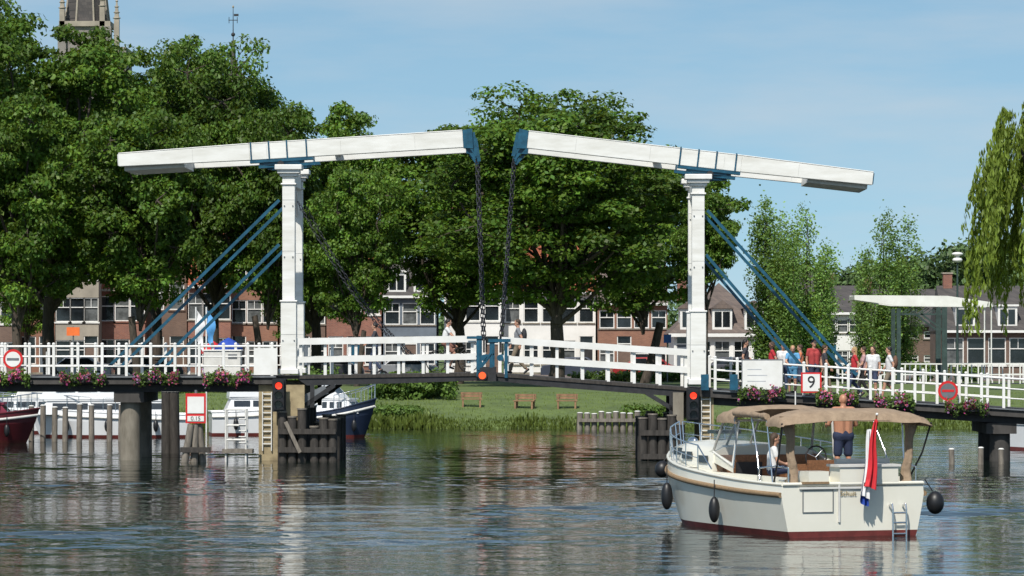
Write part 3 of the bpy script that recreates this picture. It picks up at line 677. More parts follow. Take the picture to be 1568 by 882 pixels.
# ---------------- bridge-side objects ----------------
def yb(px): return X(px)*math.sin(BRZ)
def planter(px,wpx,seed):
    rg=np.random.default_rng(seed); z=dz(px)-.02; w_=wpx/S
    t=Thing('flower_planter',(X(px),-.82+yb(px),z)); t['trough'].bb(-w_/2,w_/2,-.13,.13,-.16,.04,dark)
    t['trough'].beam((-w_/3,.12,-.05),(-w_/3,.3,-.02),.04,.04,dark);t['trough'].beam((w_/3,.12,-.05),(w_/3,.3,-.02),.04,.04,dark)
    e=t.build(); n=1300
    xx=rg.uniform(-w_/2-.1,w_/2+.1,n)
    C=np.stack([xx,rg.normal(size=n)*.12-.03,rg.normal(size=n)*.10+.07*np.sin(xx*7+seed)],1)
    col=np.tile([[1.,1,1]],(n,1))*rg.uniform(.5,1.4,(n,1)); fl=rg.random(n)<.34; clump=np.sin(C[:,0]*9+seed)>-.4; fl&=clump; fl&=C[:,1]<.05
    pick=np.array([[5.5,.5,8],[6.,1.0,6],[3,.9,9]])[rg.integers(0,3,n)]; col[fl]=pick[fl]; C[fl,1]-=.08
    V=quads(C,rg.normal(size=(n,3))+[0,-.4,.4],rg.uniform(.06,.12,n),rg,.8)
    me=mesh_quads('flowers',None,V,col,leafS); o=bpy.data.objects.new('flowers',me); COL.objects.link(o); o.parent=e
for i,(a,b) in enumerate(((20,50),(130,60),(242,60),(350,64),(1163,62),(1278,54),(1365,52),(1475,56),(1620,56))): planter(a,b,i)
def traffic_light(px,py):
    t=Thing('traffic_light',(X(px),-.75,Z(py))); t['housing'].bb(-.17,.17,-.1,.12,-.95,.03,black); t['housing'].bb(-.22,.22,.121,.14,-1.02,.08,black)
    for k,m_ in enumerate((lampred,glass,glass)):
        z=-.16-.31*k; t['lamps'].tube((0,-.115,z),(0,-.10,z),.115,m_,n=16)
        rows=[]
        for y in(-.26,-.10): rows.append([(.135*math.cos(a_),y,z+.135*math.sin(a_)) for a_ in np.linspace(0,math.pi,9)])
        t['visors'].grid(rows,black)
    t['bracket'].bb(-.05,.05,.141,.5,-.5,-.42,dark); t.build()
traffic_light(429,583); traffic_light(1060,598)
t=Thing('water_depth_sign',(X(308),-2.2,0)); q=t['board']; q.bb(-.33,.33,-.03,.03,Z(646),Z(601),red); q.bb(-.27,.27,-.05,-.031,Z(631),Z(606),white); q.bb(-.27,.27,-.05,-.031,Z(643),Z(635),white)
t['post'].tube((0,.08,Z(650)),(0,.08,Z(596)),.05,steelg)
for a_,b_ in((-.62,-.2),(-.1,0),(.35,.2),(.15,.35)): t['piles'].tube((a_,.1+b_,-1.5),(a_*.25,.1+b_*.4,Z(648)),.13,timberg,.12,n=9)
t['piles'].bb(-.5,.5,-.16,-.06,Z(690),Z(682),timber)
e=t.build(); text('0.15',.19,(0,-.055,Z(639)),(R_(90),0,0),dark,e)
t=Thing('mooring_frame',(X(366),-1.2,0)); q=t['frame']
for x_ in(-.33,.33):
    for y_ in(-.3,.3): q.tube((x_,y_,-1),(x_,y_,Z(625)),.035,offw)
for z_ in(626,650,672): 
    for y_ in(-.3,.3): q.tube((-.33,y_,Z(z_)),(.33,y_,Z(z_)),.03,offw)
q.bb(-.45,.55,-.4,.4,Z(692),Z(686),timberg)
for k in range(5): q.tube((.1,-.34,Z(640+k*9)),(.33,-.34,Z(640+k*9)),.02,offw)
t.build()
t=Thing('information_panel',(X(1165),-.75+yb(1165),0)); t['panel'].bb(-.66,.66,-.02,.02,Z(596),Z(552),white); t['frame'].bb(-.69,.69,.021,.05,Z(598),Z(550),steelg)
for k in range(3): t['print'].bb(-.5,.3-.35*random.random(),-.024,-.021,Z(566+k*9),Z(564.8+k*9),mat('pale_print',(.45,.47,.5),.6))
t.build()
t=Thing('bridge_number_sign',(X(1239),-.8+yb(1239),0)); t['plate'].bb(-.34,.34,-.01,.02,Z(601),Z(570),red); t['plate'].bb(-.28,.28,-.02,-.011,Z(598.5),Z(572.5),white)
t['brackets'].bb(-.04,.04,.021,.4,Z(590),Z(586),steelg); e=t.build(); text('9',.56,(0,-.026,Z(585.5)),(R_(90),0,0),dark,e)
for px,py in((23,550),(1447,598)):
    t=Thing('round_sign',(X(px),-.72+yb(px),Z(py))); t['plate'].tube((0,-.02,0),(0,.02,0),.33,red,n=28); t['plate'].tube((0,-.03,0),(0,-.021,0),.25,white if px<100 else steelg,n=28); t['plate'].bb(-.2,.2,-.038,-.031,-.04,.04,steelg if px<100 else red)
    t['clamp'].bb(-.04,.04,.021,.28,-.03,.03,steelg); t.build()
t=Thing('utility_cabinet',(X(338),1.0,Z(577)),0); t['body'].bb(-.62,.62,-.4,.4,.03,.85,offw); t['body'].bb(-.66,.66,-.44,.44,.851,.9,white); t['door_gap'].bb(-.01,.01,-.415,-.4,.08,.8,steelg); t['vent'].bb(.2,.5,-.415,-.4,.6,.75,steelg); t.bev={'body':.03}; t.build()
def pile(px,y,py_top,r=.13,m=timberg):
    mb=MB(); x=WX(px,y); zt=WZ(py_top,y); mb.tube((x+random.uniform(-.05,.05),y,-1.5),(x,y,zt),r,m,r*.93,n=9); mb.tube((x,y,zt),(x,y,zt+.04),r*1.05,offw,r*.6,n=9); mb.obj('mooring_pile')
for px in(48,66,84,100,122,140,168,186): pile(px,24,622+random.uniform(-3,3),.12)
for px,tp in((1457,690),(1502,688),(1533,690)): pile(px,-4,tp-2,.1)
for px in range(888,980,11): pile(px,44.2,632+random.uniform(-2,2),.14)
for px in(255,266): pile(px,8,600,.2,timber)
mb=MB(); mb.bb(WX(886,44),WX(978,44),43.95,44.05,.35,.5,timberg); mb.obj('timber_fender_rail')

# ---------------- boats ----------------
hullc=mat('cream_gelcoat',(.76,.74,.65),.28,scale=.8,col2=(.70,.68,.58),coat=.3)
hullw=mat('white_gelcoat',(.76,.77,.78),.28,var=.05,scale=.8,coat=.3)
navy=mat('navy_gelcoat',(.02,.03,.06),.3,var=.1)
maroonp=mat('maroon_gelcoat',(.10,.015,.02),.3,var=.1)
boot=mat('boot_stripe',(.16,.03,.025),.5,var=.3)
maroon=mat('maroon_canvas',(.19,.02,.045),.85,var=.2)
rope=mat('rope_fender',(.30,.20,.11),.9,var=.3,scale=25,bump=.01)
canvas=mat('beige_canvas',(.34,.25,.17),.9,scale=5,col2=(.23,.165,.11),bump=.06,bscale=6)
teak=mat('teak',(.26,.12,.055),.5,scale=6,var=.3,stretch=(.3,4,4))
wind=mat('acrylic_window',(.03,.035,.04),.06,var=.2,spec=.8)
def hull(t,L,W,gs,gb,hm,deckm,stripe=boot,rub=rope,full=.42,zb=.12):
    H=t['hull']; N=22; rows=[]
    for i in range(N+1):
        u=i/N; b=W/2*(1-max(0,(u-full)/(1-full))**2.4)*(.93+.07*min(1,u/.2)); b=max(b,.015)
        g=gs+(gb-gs)*u**1.8; xx=L*u
        sh=max(0,(u-.6)/.4)
        fl=1-.45*sh
        rk=lambda k: xx-(.75*sh*sh*(1-k))
        pts=[(rk(0),0,-.5+.3*sh),(rk(.15),b*.62*fl,-.32+.25*sh),(rk(.3),b*.88*fl,-.02),(rk(.4),b*.91*(fl+.1*sh),zb),(rk(.8),b*(.98),g*.62),(rk(.9),b,g*.80),(rk(1),b*.985,g)]
        rows.append(pts)
    for sgn in(1,-1):
        for k in range(6):
            m_=stripe if k<3 else hm
            H.grid([[ (r[j][0],r[j][1]*sgn,r[j][2]) for j in (k,k+1)] for r in rows],m_)
    r=rows[0]; poly=[(p[0],p[1],p[2]) for p in r[3:]]; polyb=[(p[0],p[1],p[2]) for p in r[:4]]
    H.add(poly+[(p[0],-p[1],p[2]) for p in reversed(poly)],[tuple(range(len(poly)*2))],hm)
    H.add(polyb+[(p[0],-p[1],p[2]) for p in reversed(polyb)],[tuple(range(len(polyb)*2))],stripe)
    for sgn in(1,-1):
        for i in range(N):
            a=rows[i][5];b=rows[i+1][5]; t['rub_rail'].tube((a[0],a[1]*sgn*1.01,a[2]),(b[0],b[1]*sgn*1.01,b[2]),.055,rub,n=8)
            a=rows[i][6];b=rows[i+1][6]; t['gunwale'].tube((a[0],a[1]*sgn,a[2]),(b[0],b[1]*sgn,b[2]),.035,hm,n=6)
    t['gunwale'].tube((0,rows[0][6][1],gs),(0,-rows[0][6][1],gs),.04,hm)
    return rows
def fender(mb,p,r,l): mb.ell((p[0],p[1],p[2]-l/2),(r,r,l/2),black,14,9); mb.tube(p,(p[0],p[1],p[2]+.35),.012,dark,n=5)
BR=math.atan2(8.8,-3.1)
t=Thing('motor_cruiser',(6.96,-50.3,0),BR); L=9.4;W=3.42;GS=1.08;GB=1.62
rows=hull(t,L,W,GS,GB,hullc,hullc)
def gw(u):
    i=u/L*22; k=min(21,int(i)); f=i-k; a,b=rows[k][6],rows[k+1][6]; return a[1]+(b[1]-a[1])*f, a[2]+(b[2]-a[2])*f
D=t['deck']
def strip(u0,u1,inner,dzv=-.03,n=10):
    for sgn in(1,-1):
        rr=[]
        for i in range(n+1):
            u=u0+(u1-u0)*i/n; h,z=gw(u); inn=min(inner,h-.02) if inner>0 else 0; rr.append([(u,sgn*inn,z+dzv+ (.06 if inner==0 else 0)),(u,sgn*h,z+dzv)])
        D.grid(rr,hullc)
strip(5.4,9.38,0,n=14); strip(.02,5.4,1.2)
D.bb(.0,.55,-1.2,1.2,GS-.06,GS+.0,hullc)
FZ=.62
D.bb(.5,5.4,-1.2,1.2,FZ-.05,FZ,teak)
I=t['cockpit']
for sgn in(1,-1): I.bb(.5,5.4,sgn*1.24-.04,sgn*1.24+.04,FZ,GS+.12,hullc)
I.bb(.5,.6,-1.2,1.2,FZ,GS+.14,hullc); I.bb(.6,1.15,-1.1,.1,FZ,FZ+.5,hullc); I.bb(.62,1.13,-1.05,.05,FZ+.501,FZ+.6,offw); I.bb(.6,.72,-1.1,.1,FZ+.601,FZ+.95,offw)
I.bb(-.03,.5,.55,1.0,GS+.0,GS+.26,hullc); I.bb(-.03,.5,-1.0,.3,GS,GS+.34,hullc); I.bb(-.06,.55,-1.05,.35,GS+.341,GS+.39,offw)
I.bb(-.035,-.005,.3,.34,.3,GS,offw)
for a0,a1,z0,z1 in((.45,1.12,.50,.515),(.45,1.12,.95,.965)): I.bb(-.02,-.003,a0,a1,z0,z1,steelg)
for a0 in(.45,1.12): I.bb(-.02,-.003,a0-.007,a0+.007,.5,.965,steelg)
I.bb(-.04,-.003,-.35,1.2,GS-.1,GS-.06,offw); I.bb(-.05,-.003,.55,1.15,GS+.0,GS+.05,rope)
q=t['swim_ladder']
for y in(-.80,-1.10): q.path([(-.03,y,.62),(-.16,y,.66),(-.2,y,.55),(-.2,y,-.15)],.022,chrome)
for z in(.05,.28,.48): q.tube((-.2,-.80,z),(-.2,-1.10,z),.02,chrome)
Cb=t['coachroof']
rr=[]
for i in range(9):
    u=4.6+i*.42; h,z=gw(u); hw=min(1.18,h-.28)*(1 if i<8 else .6); tp=.48-.02*i-(.0 if i<7 else .12*(i-6)); 
    rr.append([(u,hw+.05,z-.03),(u,hw,z+tp*.75),(u,hw*.8,z+tp),(u,0,z+tp+.06),(u,-hw*.8,z+tp),(u,-hw,z+tp*.75),(u,-hw-.05,z-.03)])
Cb.grid(rr,hullc); Cb.add(rr[0],[tuple(range(7))],hullc); Cb.add(rr[-1],[tuple(range(7))],hullc)
for sgn in(1,-1):
    for u in(5.1,6.0,6.8):
        h,z=gw(u); hw=min(1.18,h-.28); Cb.box((u,sgn*(hw+.05),z+.19),(.55,.03,.16),wind)
Cb.bb(6.6,7.1,-.3,.3,GB+.33,GB+.41,wind)
Ws=t['windscreen']
base=[(3.55,1.18),(4.7,1.15),(5.25,.62),(5.4,0),(5.25,-.62),(4.7,-1.15),(3.55,-1.18)]
zt_=2.28
bz=[1.35,1.62,1.72,1.75,1.72,1.62,1.35]
topp=[(3.45,1.08),(4.35,1.05),(4.8,.55),(4.9,0),(4.8,-.55),(4.35,-1.05),(3.45,-1.08)]
m_=bpy.data.materials.new('clear_screen'); m_.use_nodes=True; b_=m_.node_tree.nodes['Principled BSDF']; b_.inputs['Alpha'].default_value=.28; b_.inputs['Base Color'].default_value=(.12,.15,.16,1); b_.inputs['Roughness'].default_value=.05
clear=m_
for i in range(6):
    a=(*base[i],bz[i]);b=(*base[i+1],bz[i+1]);c=(*topp[i+1],zt_);d=(*topp[i],zt_); Ws.quad(a,b,c,d,clear)
    for p,q_ in((a,b),(c,d),(a,d),(b,c)): Ws.tube(p,q_,.028,offw,n=6)
for sgn in(1,-1): Ws.add([(3.5,sgn*1.18,1.2),(5.3,sgn*1.16,1.5),(4.75,sgn*1.16,1.66),(3.5,sgn*1.19,1.4)],[(0,1,2,3)],hullc)
I.bb(4.3,4.7,-1.1,1.1,FZ,1.55,teak); I.bb(3.95,4.3,-1.0,-.2,FZ,1.35,teak); I.bb(4.25,4.29,.2,.8,FZ+.1,1.4,dark)
rg_=[(3.9,-.9+.24*math.cos(a_),1.5+.24*math.sin(a_)) for a_ in np.linspace(0,2*math.pi,17)]
I.path(rg_,.018,dark); 
for k in range(3): I.tube((3.92,-.9,1.5),rg_[k*5+1],.014,chrome)
I.bb(2.0,2.4,-.5,.1,FZ,1.05,teak); I.bb(2.0,2.1,-.5,.1,1.05,1.5,teak)
I.bb(2.1,4.0,.45,1.15,FZ,1.0,hullc); I.bb(2.1,4.0,.5,1.1,1.001,1.09,offw)
Cv=t['canopy']
def arch(u,hw,zt,zs,n=17,p=3.6):
    out=[]
    for i in range(n):
        a_=math.pi*i/(n-1); c_=math.cos(a_); s_=math.sin(a_)
        out.append((u,hw*math.copysign(abs(c_)**(2/p),c_),zs+(zt-zs)*abs(s_)**(2/p)))
    return out
def band(us,zts,hws,zs,m,wr=.018,seed=1):
    rg=random.Random(seed); rr=[]
    for u,zt,hw in zip(us,zts,hws):
        rr.append([(x+rg.uniform(-wr,wr),y,z+rg.uniform(-wr,wr)-.05*(y/1.6)**2) for x,y,z in arch(u,hw,zt,zs)])
    Cv.grid(rr,m); 
band([-.25,-.15,.0,.2,.5,.8,.95],[2.36,2.50,2.57,2.60,2.62,2.60,2.54],[1.68,1.68,1.66,1.64,1.6,1.56,1.54],2.30,canvas,seed=2)
band([.95,.9,.65,.3,-.05,-.25],[2.54,2.50,2.50,2.48,2.42,2.36],[1.54,1.52,1.5,1.54,1.6,1.68],2.30,canvas,seed=3)
band([3.3,3.45,3.7,4.0,4.35,4.6,4.85],[2.54,2.58,2.62,2.62,2.57,2.50,2.34],[1.2,1.2,1.2,1.2,1.17,1.12,1.02],2.28,canvas,seed=4)
for sgn in(1,-1):
    a=Vector((.9,sgn*1.52,2.44));b=Vector((3.35,sgn*1.2,2.47))
    for k in range(10):
        p=a.lerp(b,k/10);q_=a.lerp(b,(k+1)/10); Cv.tube(p,q_,.065+.012*math.sin(k*2.1),canvas,.065+.012*math.sin((k+1)*2.1),n=8)
for sgn,uu in((1,.15),(-1,.15)):
    pr=None
    for k in range(14):
        z=2.46-k*.108; wv=.155-.075*min(1,k/4)+.035*max(0,k-8)/5; y=sgn*(1.38-.01*k+.015*math.sin(k*1.1)); c_=(uu+.015*math.sin(k*1.3),y,z)
        ring=[(c_[0]+math.cos(a_)*wv*.8*(1+.2*math.cos(3*a_+k*.1)),c_[1]+math.sin(a_)*wv*(1+.22*math.sin(5*a_+k*.12)),z) for a_ in np.linspace(0,2*math.pi,21)[:-1]]
        if pr: Cv.grid([pr,ring],canvas,True)
        pr=ring
fr=t['canopy_frame']
for sgn in(1,-1):
    fr.path([(-.2,sgn*1.66,2.32),(.1,sgn*1.6,1.7),(.6,sgn*1.5,GS)],.02,dark); fr.path([(.9,sgn*1.52,2.35),(.8,sgn*1.5,1.7),(.65,sgn*1.5,GS)],.018,chrome)
    fr.path([(2.1,sgn*1.36,2.45),(1.6,sgn*1.45,1.7),(1.3,sgn*1.5,GS)],.018,chrome); fr.path([(3.4,sgn*1.19,2.35),(3.45,sgn*1.14,1.8),(3.5,sgn*1.18,1.3)],.02,chrome)
    fr.path([(.03,sgn*1.42,GS),(.03,sgn*1.42,GS+.33),(.5,sgn*1.5,GS+.36),(1.2,sgn*1.56,GS+.3),(1.3,sgn*1.56,GS)],.018,chrome)
br=t['bow_rail']
for sgn in(1,-1):
    pts_=[]
    for u in(3.6,4.4,5.2,6.0,6.8,7.6,8.3,8.9,9.3):
        h,z=gw(u); zt=z+ (.55 if u>4 else .1); pts_.append((u+(.12 if u>8 else 0),sgn*max(.04,h-.05),zt)); 
        if u>4: br.tube((u,sgn*max(.03,h-.06),z-.02),pts_[-1],.014,chrome,n=6)
    br.path(pts_,.016,chrome); br.path([(a,b,c-.27) for a,b,c in pts_[1:]],.01,chrome)
fd=t['fenders']
for u,r,l in((3.0,.12,.55),(6.2,.13,.6)):
    h,z=gw(u); fender(fd,(u,h+.14,z-.42),r,l)
fd.ell((9.0,.62,1.1),(.17,.17,.19),black); fd.tube((9,.6,1.25),(9.05,.35,1.6),.012,dark)
fd.ell((.15,-1.92,.66),(.19,.19,.24),black); fd.tube((.15,-1.86,.9),(.15,-1.68,1.15),.012,dark)
fd.ell((2.2,-1.85,.55),(.13,.13,.3),black)
fl=t['flag']; fp0=Vector((-.05,-.28,GS+.1)); fp1=Vector((-.38,-.36,GS+1.42))
fl.tube(fp0,fp1,.018,teak); fl.ell(fp1,(.03,.03,.03),white)
fm=[mat('flag_red',(.60,.02,.03),.7,var=.15,scale=4),mat('flag_white',(.75,.75,.75),.7,var=.1),mat('flag_blue',(.02,.07,.40),.7,var=.15)]
def drape(yc,w0,w1,z0,z1,du,m,ph):
    rr=[]
    for j in range(19):
        f=j/18; wd=w0+(w1-w0)*f; z=z0+(z1-z0)*f
        rr.append([(-.36+du+.05*math.sin(i*1.25+ph+f*3),yc+.12*f+(i/10-.5)*wd+.02*math.sin(f*7+ph),z-.08*abs(i/10-.5)*math.cos(ph)+(.10*(i/10) if f>.9 else 0)) for i in range(11)])
    fl.grid(rr,m)
drape(-.32,.10,.28,2.40,.98,-.06,fm[0],0); drape(-.24,.08,.20,2.2,.78,.03,fm[1],1.3); drape(-.24,.06,.20,2.0,.60,.10,fm[2],2.2)
t['fittings'].tube((5.0,-.9,2.2),(5.0,-.9,2.9),.015,white); t['fittings'].ell((8.7,0,GB+.12),(.2,.1,.09),chrome)
for y in (1.35,-1.35): t['fittings'].beam((.35,y,GS+.06),(.65,y,GS+.06),.04,.04,chrome)
t.build(); boat=t.e
text('Schuit',.15,(-.02,.12,.88),(R_(90),0,R_(-90)),mat('gold_letter',(.35,.27,.14),.5),boat,'name_lettering')

def cruiser(name,px,y,rz,L,W,hm,cabm,gs=.95,gb=1.35,ch=1.0,stripe=boot,cu=(.12,.8,.15,.52),lowm=None):
    t=Thing(name,(WX(px,y),y,0),rz); rows=hull(t,L,W,gs,gb,hm,hullw,stripe,rub=offw)
    def gw(u):
        i=u/L*22; k=min(21,int(i)); f=i-k; a,b=rows[k][6],rows[k+1][6]; return a[1]+(b[1]-a[1])*f, a[2]+(b[2]-a[2])*f
    for sgn in(1,-1): t['deck'].grid([[(u,0,gw(u)[1]),(u,sgn*gw(u)[0],gw(u)[1]-.03)] for u in np.linspace(.02,L*.995,18)],hullw)
    def cab(u0,u1,hw,z0,z1,s0=.25,s1=.5,m=hullw):
        n_=t['cabin']; a=[(u0,hw,z0),(u1,hw*.95,z0),(u1-s1,hw*.85,z1),(u0+s0,hw*.85,z1)]
        vs=a+[(x,-y_,z) for x,y_,z in a]; n_.add(vs,[(0,1,2,3),(4,7,6,5),(3,2,6,7),(1,5,6,2),(0,3,7,4)],m); n_.bb(u0+s0-.1,u1-s1+.12,-hw*.9,hw*.9,z1+.002,z1+.06,m)
        k=3; 
        for sgn in(1,-1):
            for i in range(k):
                ua=u0+s0+.1+(u1-s1-u0-s0-.2)*i/k; ub=ua+(u1-s1-u0-s0-.2)/k-.12; za=z0+(z1-z0)*.4; zb=z0+(z1-z0)*.85
                ya=hw*(1-.13*.4)+.012; yb=hw*(1-.13*.85)+.012
                n_.add([(ua,sgn*ya,za),(ub,sgn*ya,za),(ub,sgn*yb,zb),(ua,sgn*yb,zb)],[(0,1,2,3)],wind)
        n_.add([(u1-s1*.35+.015,hw*.75,z0+(z1-z0)*.35),(u1-s1*.35+.015,-hw*.75,z0+(z1-z0)*.35),(u1-s1*.85+.015,-hw*.72,z0+(z1-z0)*.85),(u1-s1*.85+.015,hw*.72,z0+(z1-z0)*.85)],[(0,1,2,3)],wind)
    cab(L*cu[0],L*cu[1],W*.36,gs,gs+.55,m=lowm or hullw); cab(L*cu[2],L*cu[3],W*.34,gs+.62,gs+.62+ch,.1,.5,cabm)
    for sgn in(1,-1):
        rp=[(u,sgn*max(.05,gw(u)[0]-.08),gw(u)[1]+.6) for u in np.linspace(L*.45,L*.98,8)]; t['railing'].path(rp,.02,chrome)
        for p in rp: t['railing'].tube((p[0],p[1],p[2]-.62),p,.015,chrome,n=5)
    for u in(L*.2,L*.5,L*.75):
        for sgn in(1,-1): fender(t['fenders'],(u,sgn*(gw(u)[0]+.12),.75),.11,.5)
    t['mast'].tube((L*.3,0,gs+1.6),(L*.3,0,gs+2.6),.02,white); t.build()
cruiser('cabin_cruiser',290,31,R_(183),6.6,3.0,hullw,hullw,ch=.78,gs=.95,gb=1.25,cu=(.1,.95,.40,.93))
cruiser('cabin_cruiser',322,34,R_(8),4.9,2.6,hullw,hullw,ch=.9,gs=1.0)
cruiser('cabin_cruiser',130,38,R_(175),5.6,2.6,hullw,offw,ch=.9,gs=.9)
cruiser('tour_boat',-125,22,R_(2),4.7,2.6,maroonp,maroon,ch=.7,lowm=maroon)
cruiser('motor_yacht',476,31,R_(-14),2.8,2.0,navy,hullw,ch=.55,gs=1.0,gb=1.6)
cruiser('cabin_cruiser',1555,12,R_(20),8,2.8,hullw,hullw,ch=.6)

# ---------------- second small drawbridge on right ----------------
y=92; fx=lambda p: WX(p,y)-WX(1440,y); fz=lambda q: WZ(q,y)-GZ
dgreen=mat('dark_green_steel',(.04,.07,.065),.5,var=.3)
t=Thing('small_drawbridge',(WX(1440,y),y,GZ))
for yy in(0,3.2):
    t['portal'].bb(fx(1446)-.14,fx(1446)+.14,yy-.16,yy+.16,-.3,fz(470),dgreen); t['portal'].bb(fx(1376)-.11,fx(1376)+.11,yy-.14,yy+.14,-.3,fz(472),dgreen)
    t['beams'].prism([(fx(1308),fz(452)),(fx(1308),fz(459)),(fx(1372),fz(468)),(fx(1520),fz(470)),(fx(1520),fz(463)),(fx(1450),fz(453))],yy-.18,yy+.18,white)
    for k in range(5): t['beams'].beam((fx(1380+k*13),yy,fz(480)),(fx(1393+k*13),yy,fz(471)),.04,.05,dgreen)
    t['beams'].bb(fx(1376),fx(1446),yy-.05,yy+.05,fz(482),fz(480),dgreen)
    t['portal'].beam((fx(1443),yy,fz(505)),(fx(1410),yy,fz(480)),.1,.1,dgreen)
    t['portal'].tube((fx(1518),yy,fz(470)),(fx(1518),yy,0.2),.04,white)
    for p in range(1290,1600,16): t['railing'].bb(fx(p)-.035,fx(p)+.035,yy-.04,yy+.04,0,1.1,white)
    t['railing'].bb(fx(1290),fx(1600),yy-.05,yy+.05,1.1,1.17,white);t['railing'].bb(fx(1290),fx(1600),yy-.03,yy+.03,.5,.56,white)
t['beams'].bb(fx(1308),fx(1350),.18,3.02,fz(459),fz(453),offw); t['deck'].bb(fx(1280),fx(1610),-.3,3.5,-.1,.02,dark)
t.build()
def lamp(px,y,py):
    t=Thing('street_lamp',(WX(px,y),y,GZ)); h=WZ(py,y)-GZ; t['pole'].tube((0,0,0),(0,0,h),.09,dgreen,.05,n=10); t['base'].tube((0,0,0),(0,0,.9),.16,dgreen,.12,n=10)
    t['lantern'].ell((0,0,h+.15),(.3,.3,.16),white); t['lantern'].ell((0,0,h+.5),(.34,.34,.12),white); t['lantern'].tube((0,0,h),(0,0,h+.6),.12,offw); t.build()
lamp(1466,100,402)
t=Thing('detour_sign',(WX(112,70),70,GZ)); t['plate'].bb(-.33,.33,-.03,.03,WZ(514,70)-GZ,WZ(501,70)-GZ,orange); t['pole'].tube((0,.05,0),(0,.05,WZ(500,70)-GZ),.04,steelg); t.build()
t=Thing('blue_road_sign',(WX(1022,100),100,GZ)); t['plate'].bb(-.22,.22,-.03,.03,WZ(525,100)-GZ,WZ(512,100)-GZ,mat('sign_blue',(.02,.12,.45),.4)); t['pole'].tube((0,.05,0),(0,.05,WZ(512,100)-GZ),.04,steelg); t.build()
for px,c in((300,fm[1]),(316,mat('flag_lightblue',(.1,.35,.7),.7))):
    t=Thing('flag_banner',(WX(px,40),40,.4)); t['pole'].tube((0,0,-2),(0,0,WZ(470,40)-.4),.035,white)
    zt=WZ(474,40)-.4; t['cloth'].grid([[(.02+.05*math.sin(k*1.1)+.36*f*(1-.3*k/9),.08*math.sin(k*.9+f*4),zt-k*.17-.5*f) for f in(0,.25,.5,.75,1)] for k in range(9)],c); t.build()
def parasol(px,y,py,c,wd=1.3):
    t=Thing('parasol',(WX(px,y),y,GZ)); zt=WZ(py,y)-GZ; t['pole'].tube((0,0,0),(0,0,zt),.03,teak)
    rr=[[(r*math.cos(a_),r*math.sin(a_),zt-h) for a_ in np.linspace(0,2*math.pi,9)[:-1]] for r,h in((.02,0),(wd*.5,.18),(wd,.5),(wd,.65))]; t['cloth'].grid(rr,c,True,False); t.build()
parasol(350,66,517,fm[2],.7); parasol(326,68,522,fm[0],.6)
for px in(722,803,868):
    y=51.6; x=WX(px,y); zb=float(np.interp(y-wob(x),[p[0] for p in prof],[p[1] for p in prof])); t=Thing('park_bench',(x,y,zb-.02),R_(random.uniform(-25,25)))
    for k in range(3): t['seat'].bb(-.5,.5,-.22+k*.16,-.09+k*.16,.36,.41,benchw)
    for k in range(2): t['backrest'].bb(-.5,.5,.27,.31,.46+k*.13,.57+k*.13,benchw)
    for x_ in(-.4,.4): t['legs'].bb(x_-.04,x_+.04,-.2,-.12,-.1,.36,benchw); t['legs'].bb(x_-.04,x_+.04,.2,.268,-.1,.68,benchw)
    t.build()
def car(px,y,c,rz=0):
    m_=mat('car_'+str(px),c,.3,.2,var=.03,coat=.5); t=Thing('parked_car',(WX(px,y),y,1.505),rz)
    half=[(-2.1,.35),(-2.1,.75),(-1.95,.92),(-1.3,.98),(-.75,1.42),(.75,1.45),(1.45,.98),(2.0,.85),(2.12,.6),(2.12,.32)]
    rr=[]
    for yy,sx,szz in((-.85,.97,.97),(-.78,1,1),(.78,1,1),(.85,.97,.97)): rr.append([(a*sx,yy if b<1.2 else yy*.82,.3+(b-.3)*szz) for a,b in half])
    t['body'].grid(rr,m_,True,False); t['body'].add(rr[0],[tuple(range(10))],m_); t['body'].add(rr[-1],[tuple(reversed(range(10)))],m_)
    for sg in(-1,1):
        t['glass'].add([(-1.15,sg*.84,.99),(-.03,sg*.84,.99),(-.03,sg*.74,1.36),(-.72,sg*.74,1.35)],[(0,1,2,3)],glass); t['glass'].add([(.05,sg*.84,.99),(1.2,sg*.84,.99),(.68,sg*.74,1.37),(.05,sg*.74,1.36)],[(0,1,2,3)],glass)
        for wx in(-1.3,1.3): t['wheels'].tube((wx,sg*.72,.31),(wx,sg*.88,.31),.31,black,n=18); t['wheels'].tube((wx,sg*.885,.31),(wx,sg*.89,.31),.18,chrome,n=12)
    t.build()
for px,c in((505,(.05,.05,.06)),(620,(.3,.31,.33)),(880,(.06,.07,.1)),(990,(.35,.03,.03)),(120,(.4,.4,.42)),(230,(.05,.05,.05)),(1120,(.1,.1,.12))): car(px,110.5,c)

# ---------------- people ----------------
skin=mat('skin',(.50,.27,.18),.5,var=.08,scale=6); skint=mat('skin_tanned',(.46,.22,.13),.45,var=.1,scale=6)
lip=mat('lips',(.35,.1,.09),.5); eyew=mat('eye_white',(.7,.7,.7),.3)
def tcap(mb,a,b,r1,r2,m,n=10):
    a=Vector(a);b=Vector(b); d=(b-a); L=d.length; d=d.normalized() if L>1e-6 else Vector((0,0,1))
    up=Vector((0,0,1)) if abs(d.z)<.9 else Vector((1,0,0)); u=d.cross(up).normalized(); v=d.cross(u)
    prof_=[(-r1,0.001),(-r1*.8,r1*.6),(-r1*.4,r1*.917),(0,r1),(L,r2),(L+r2*.4,r2*.917),(L+r2*.8,r2*.6),(L+r2,.001)]
    rows=[[a+d*h+u*r*math.cos(2*math.pi*i/n)+v*r*math.sin(2*math.pi*i/n) for i in range(n)] for h,r in prof_]
    mb.grid(rows,m,True)
    mb.add(rows[0],[tuple(range(n))],m); mb.add(rows[-1],[tuple(reversed(range(n)))],m)
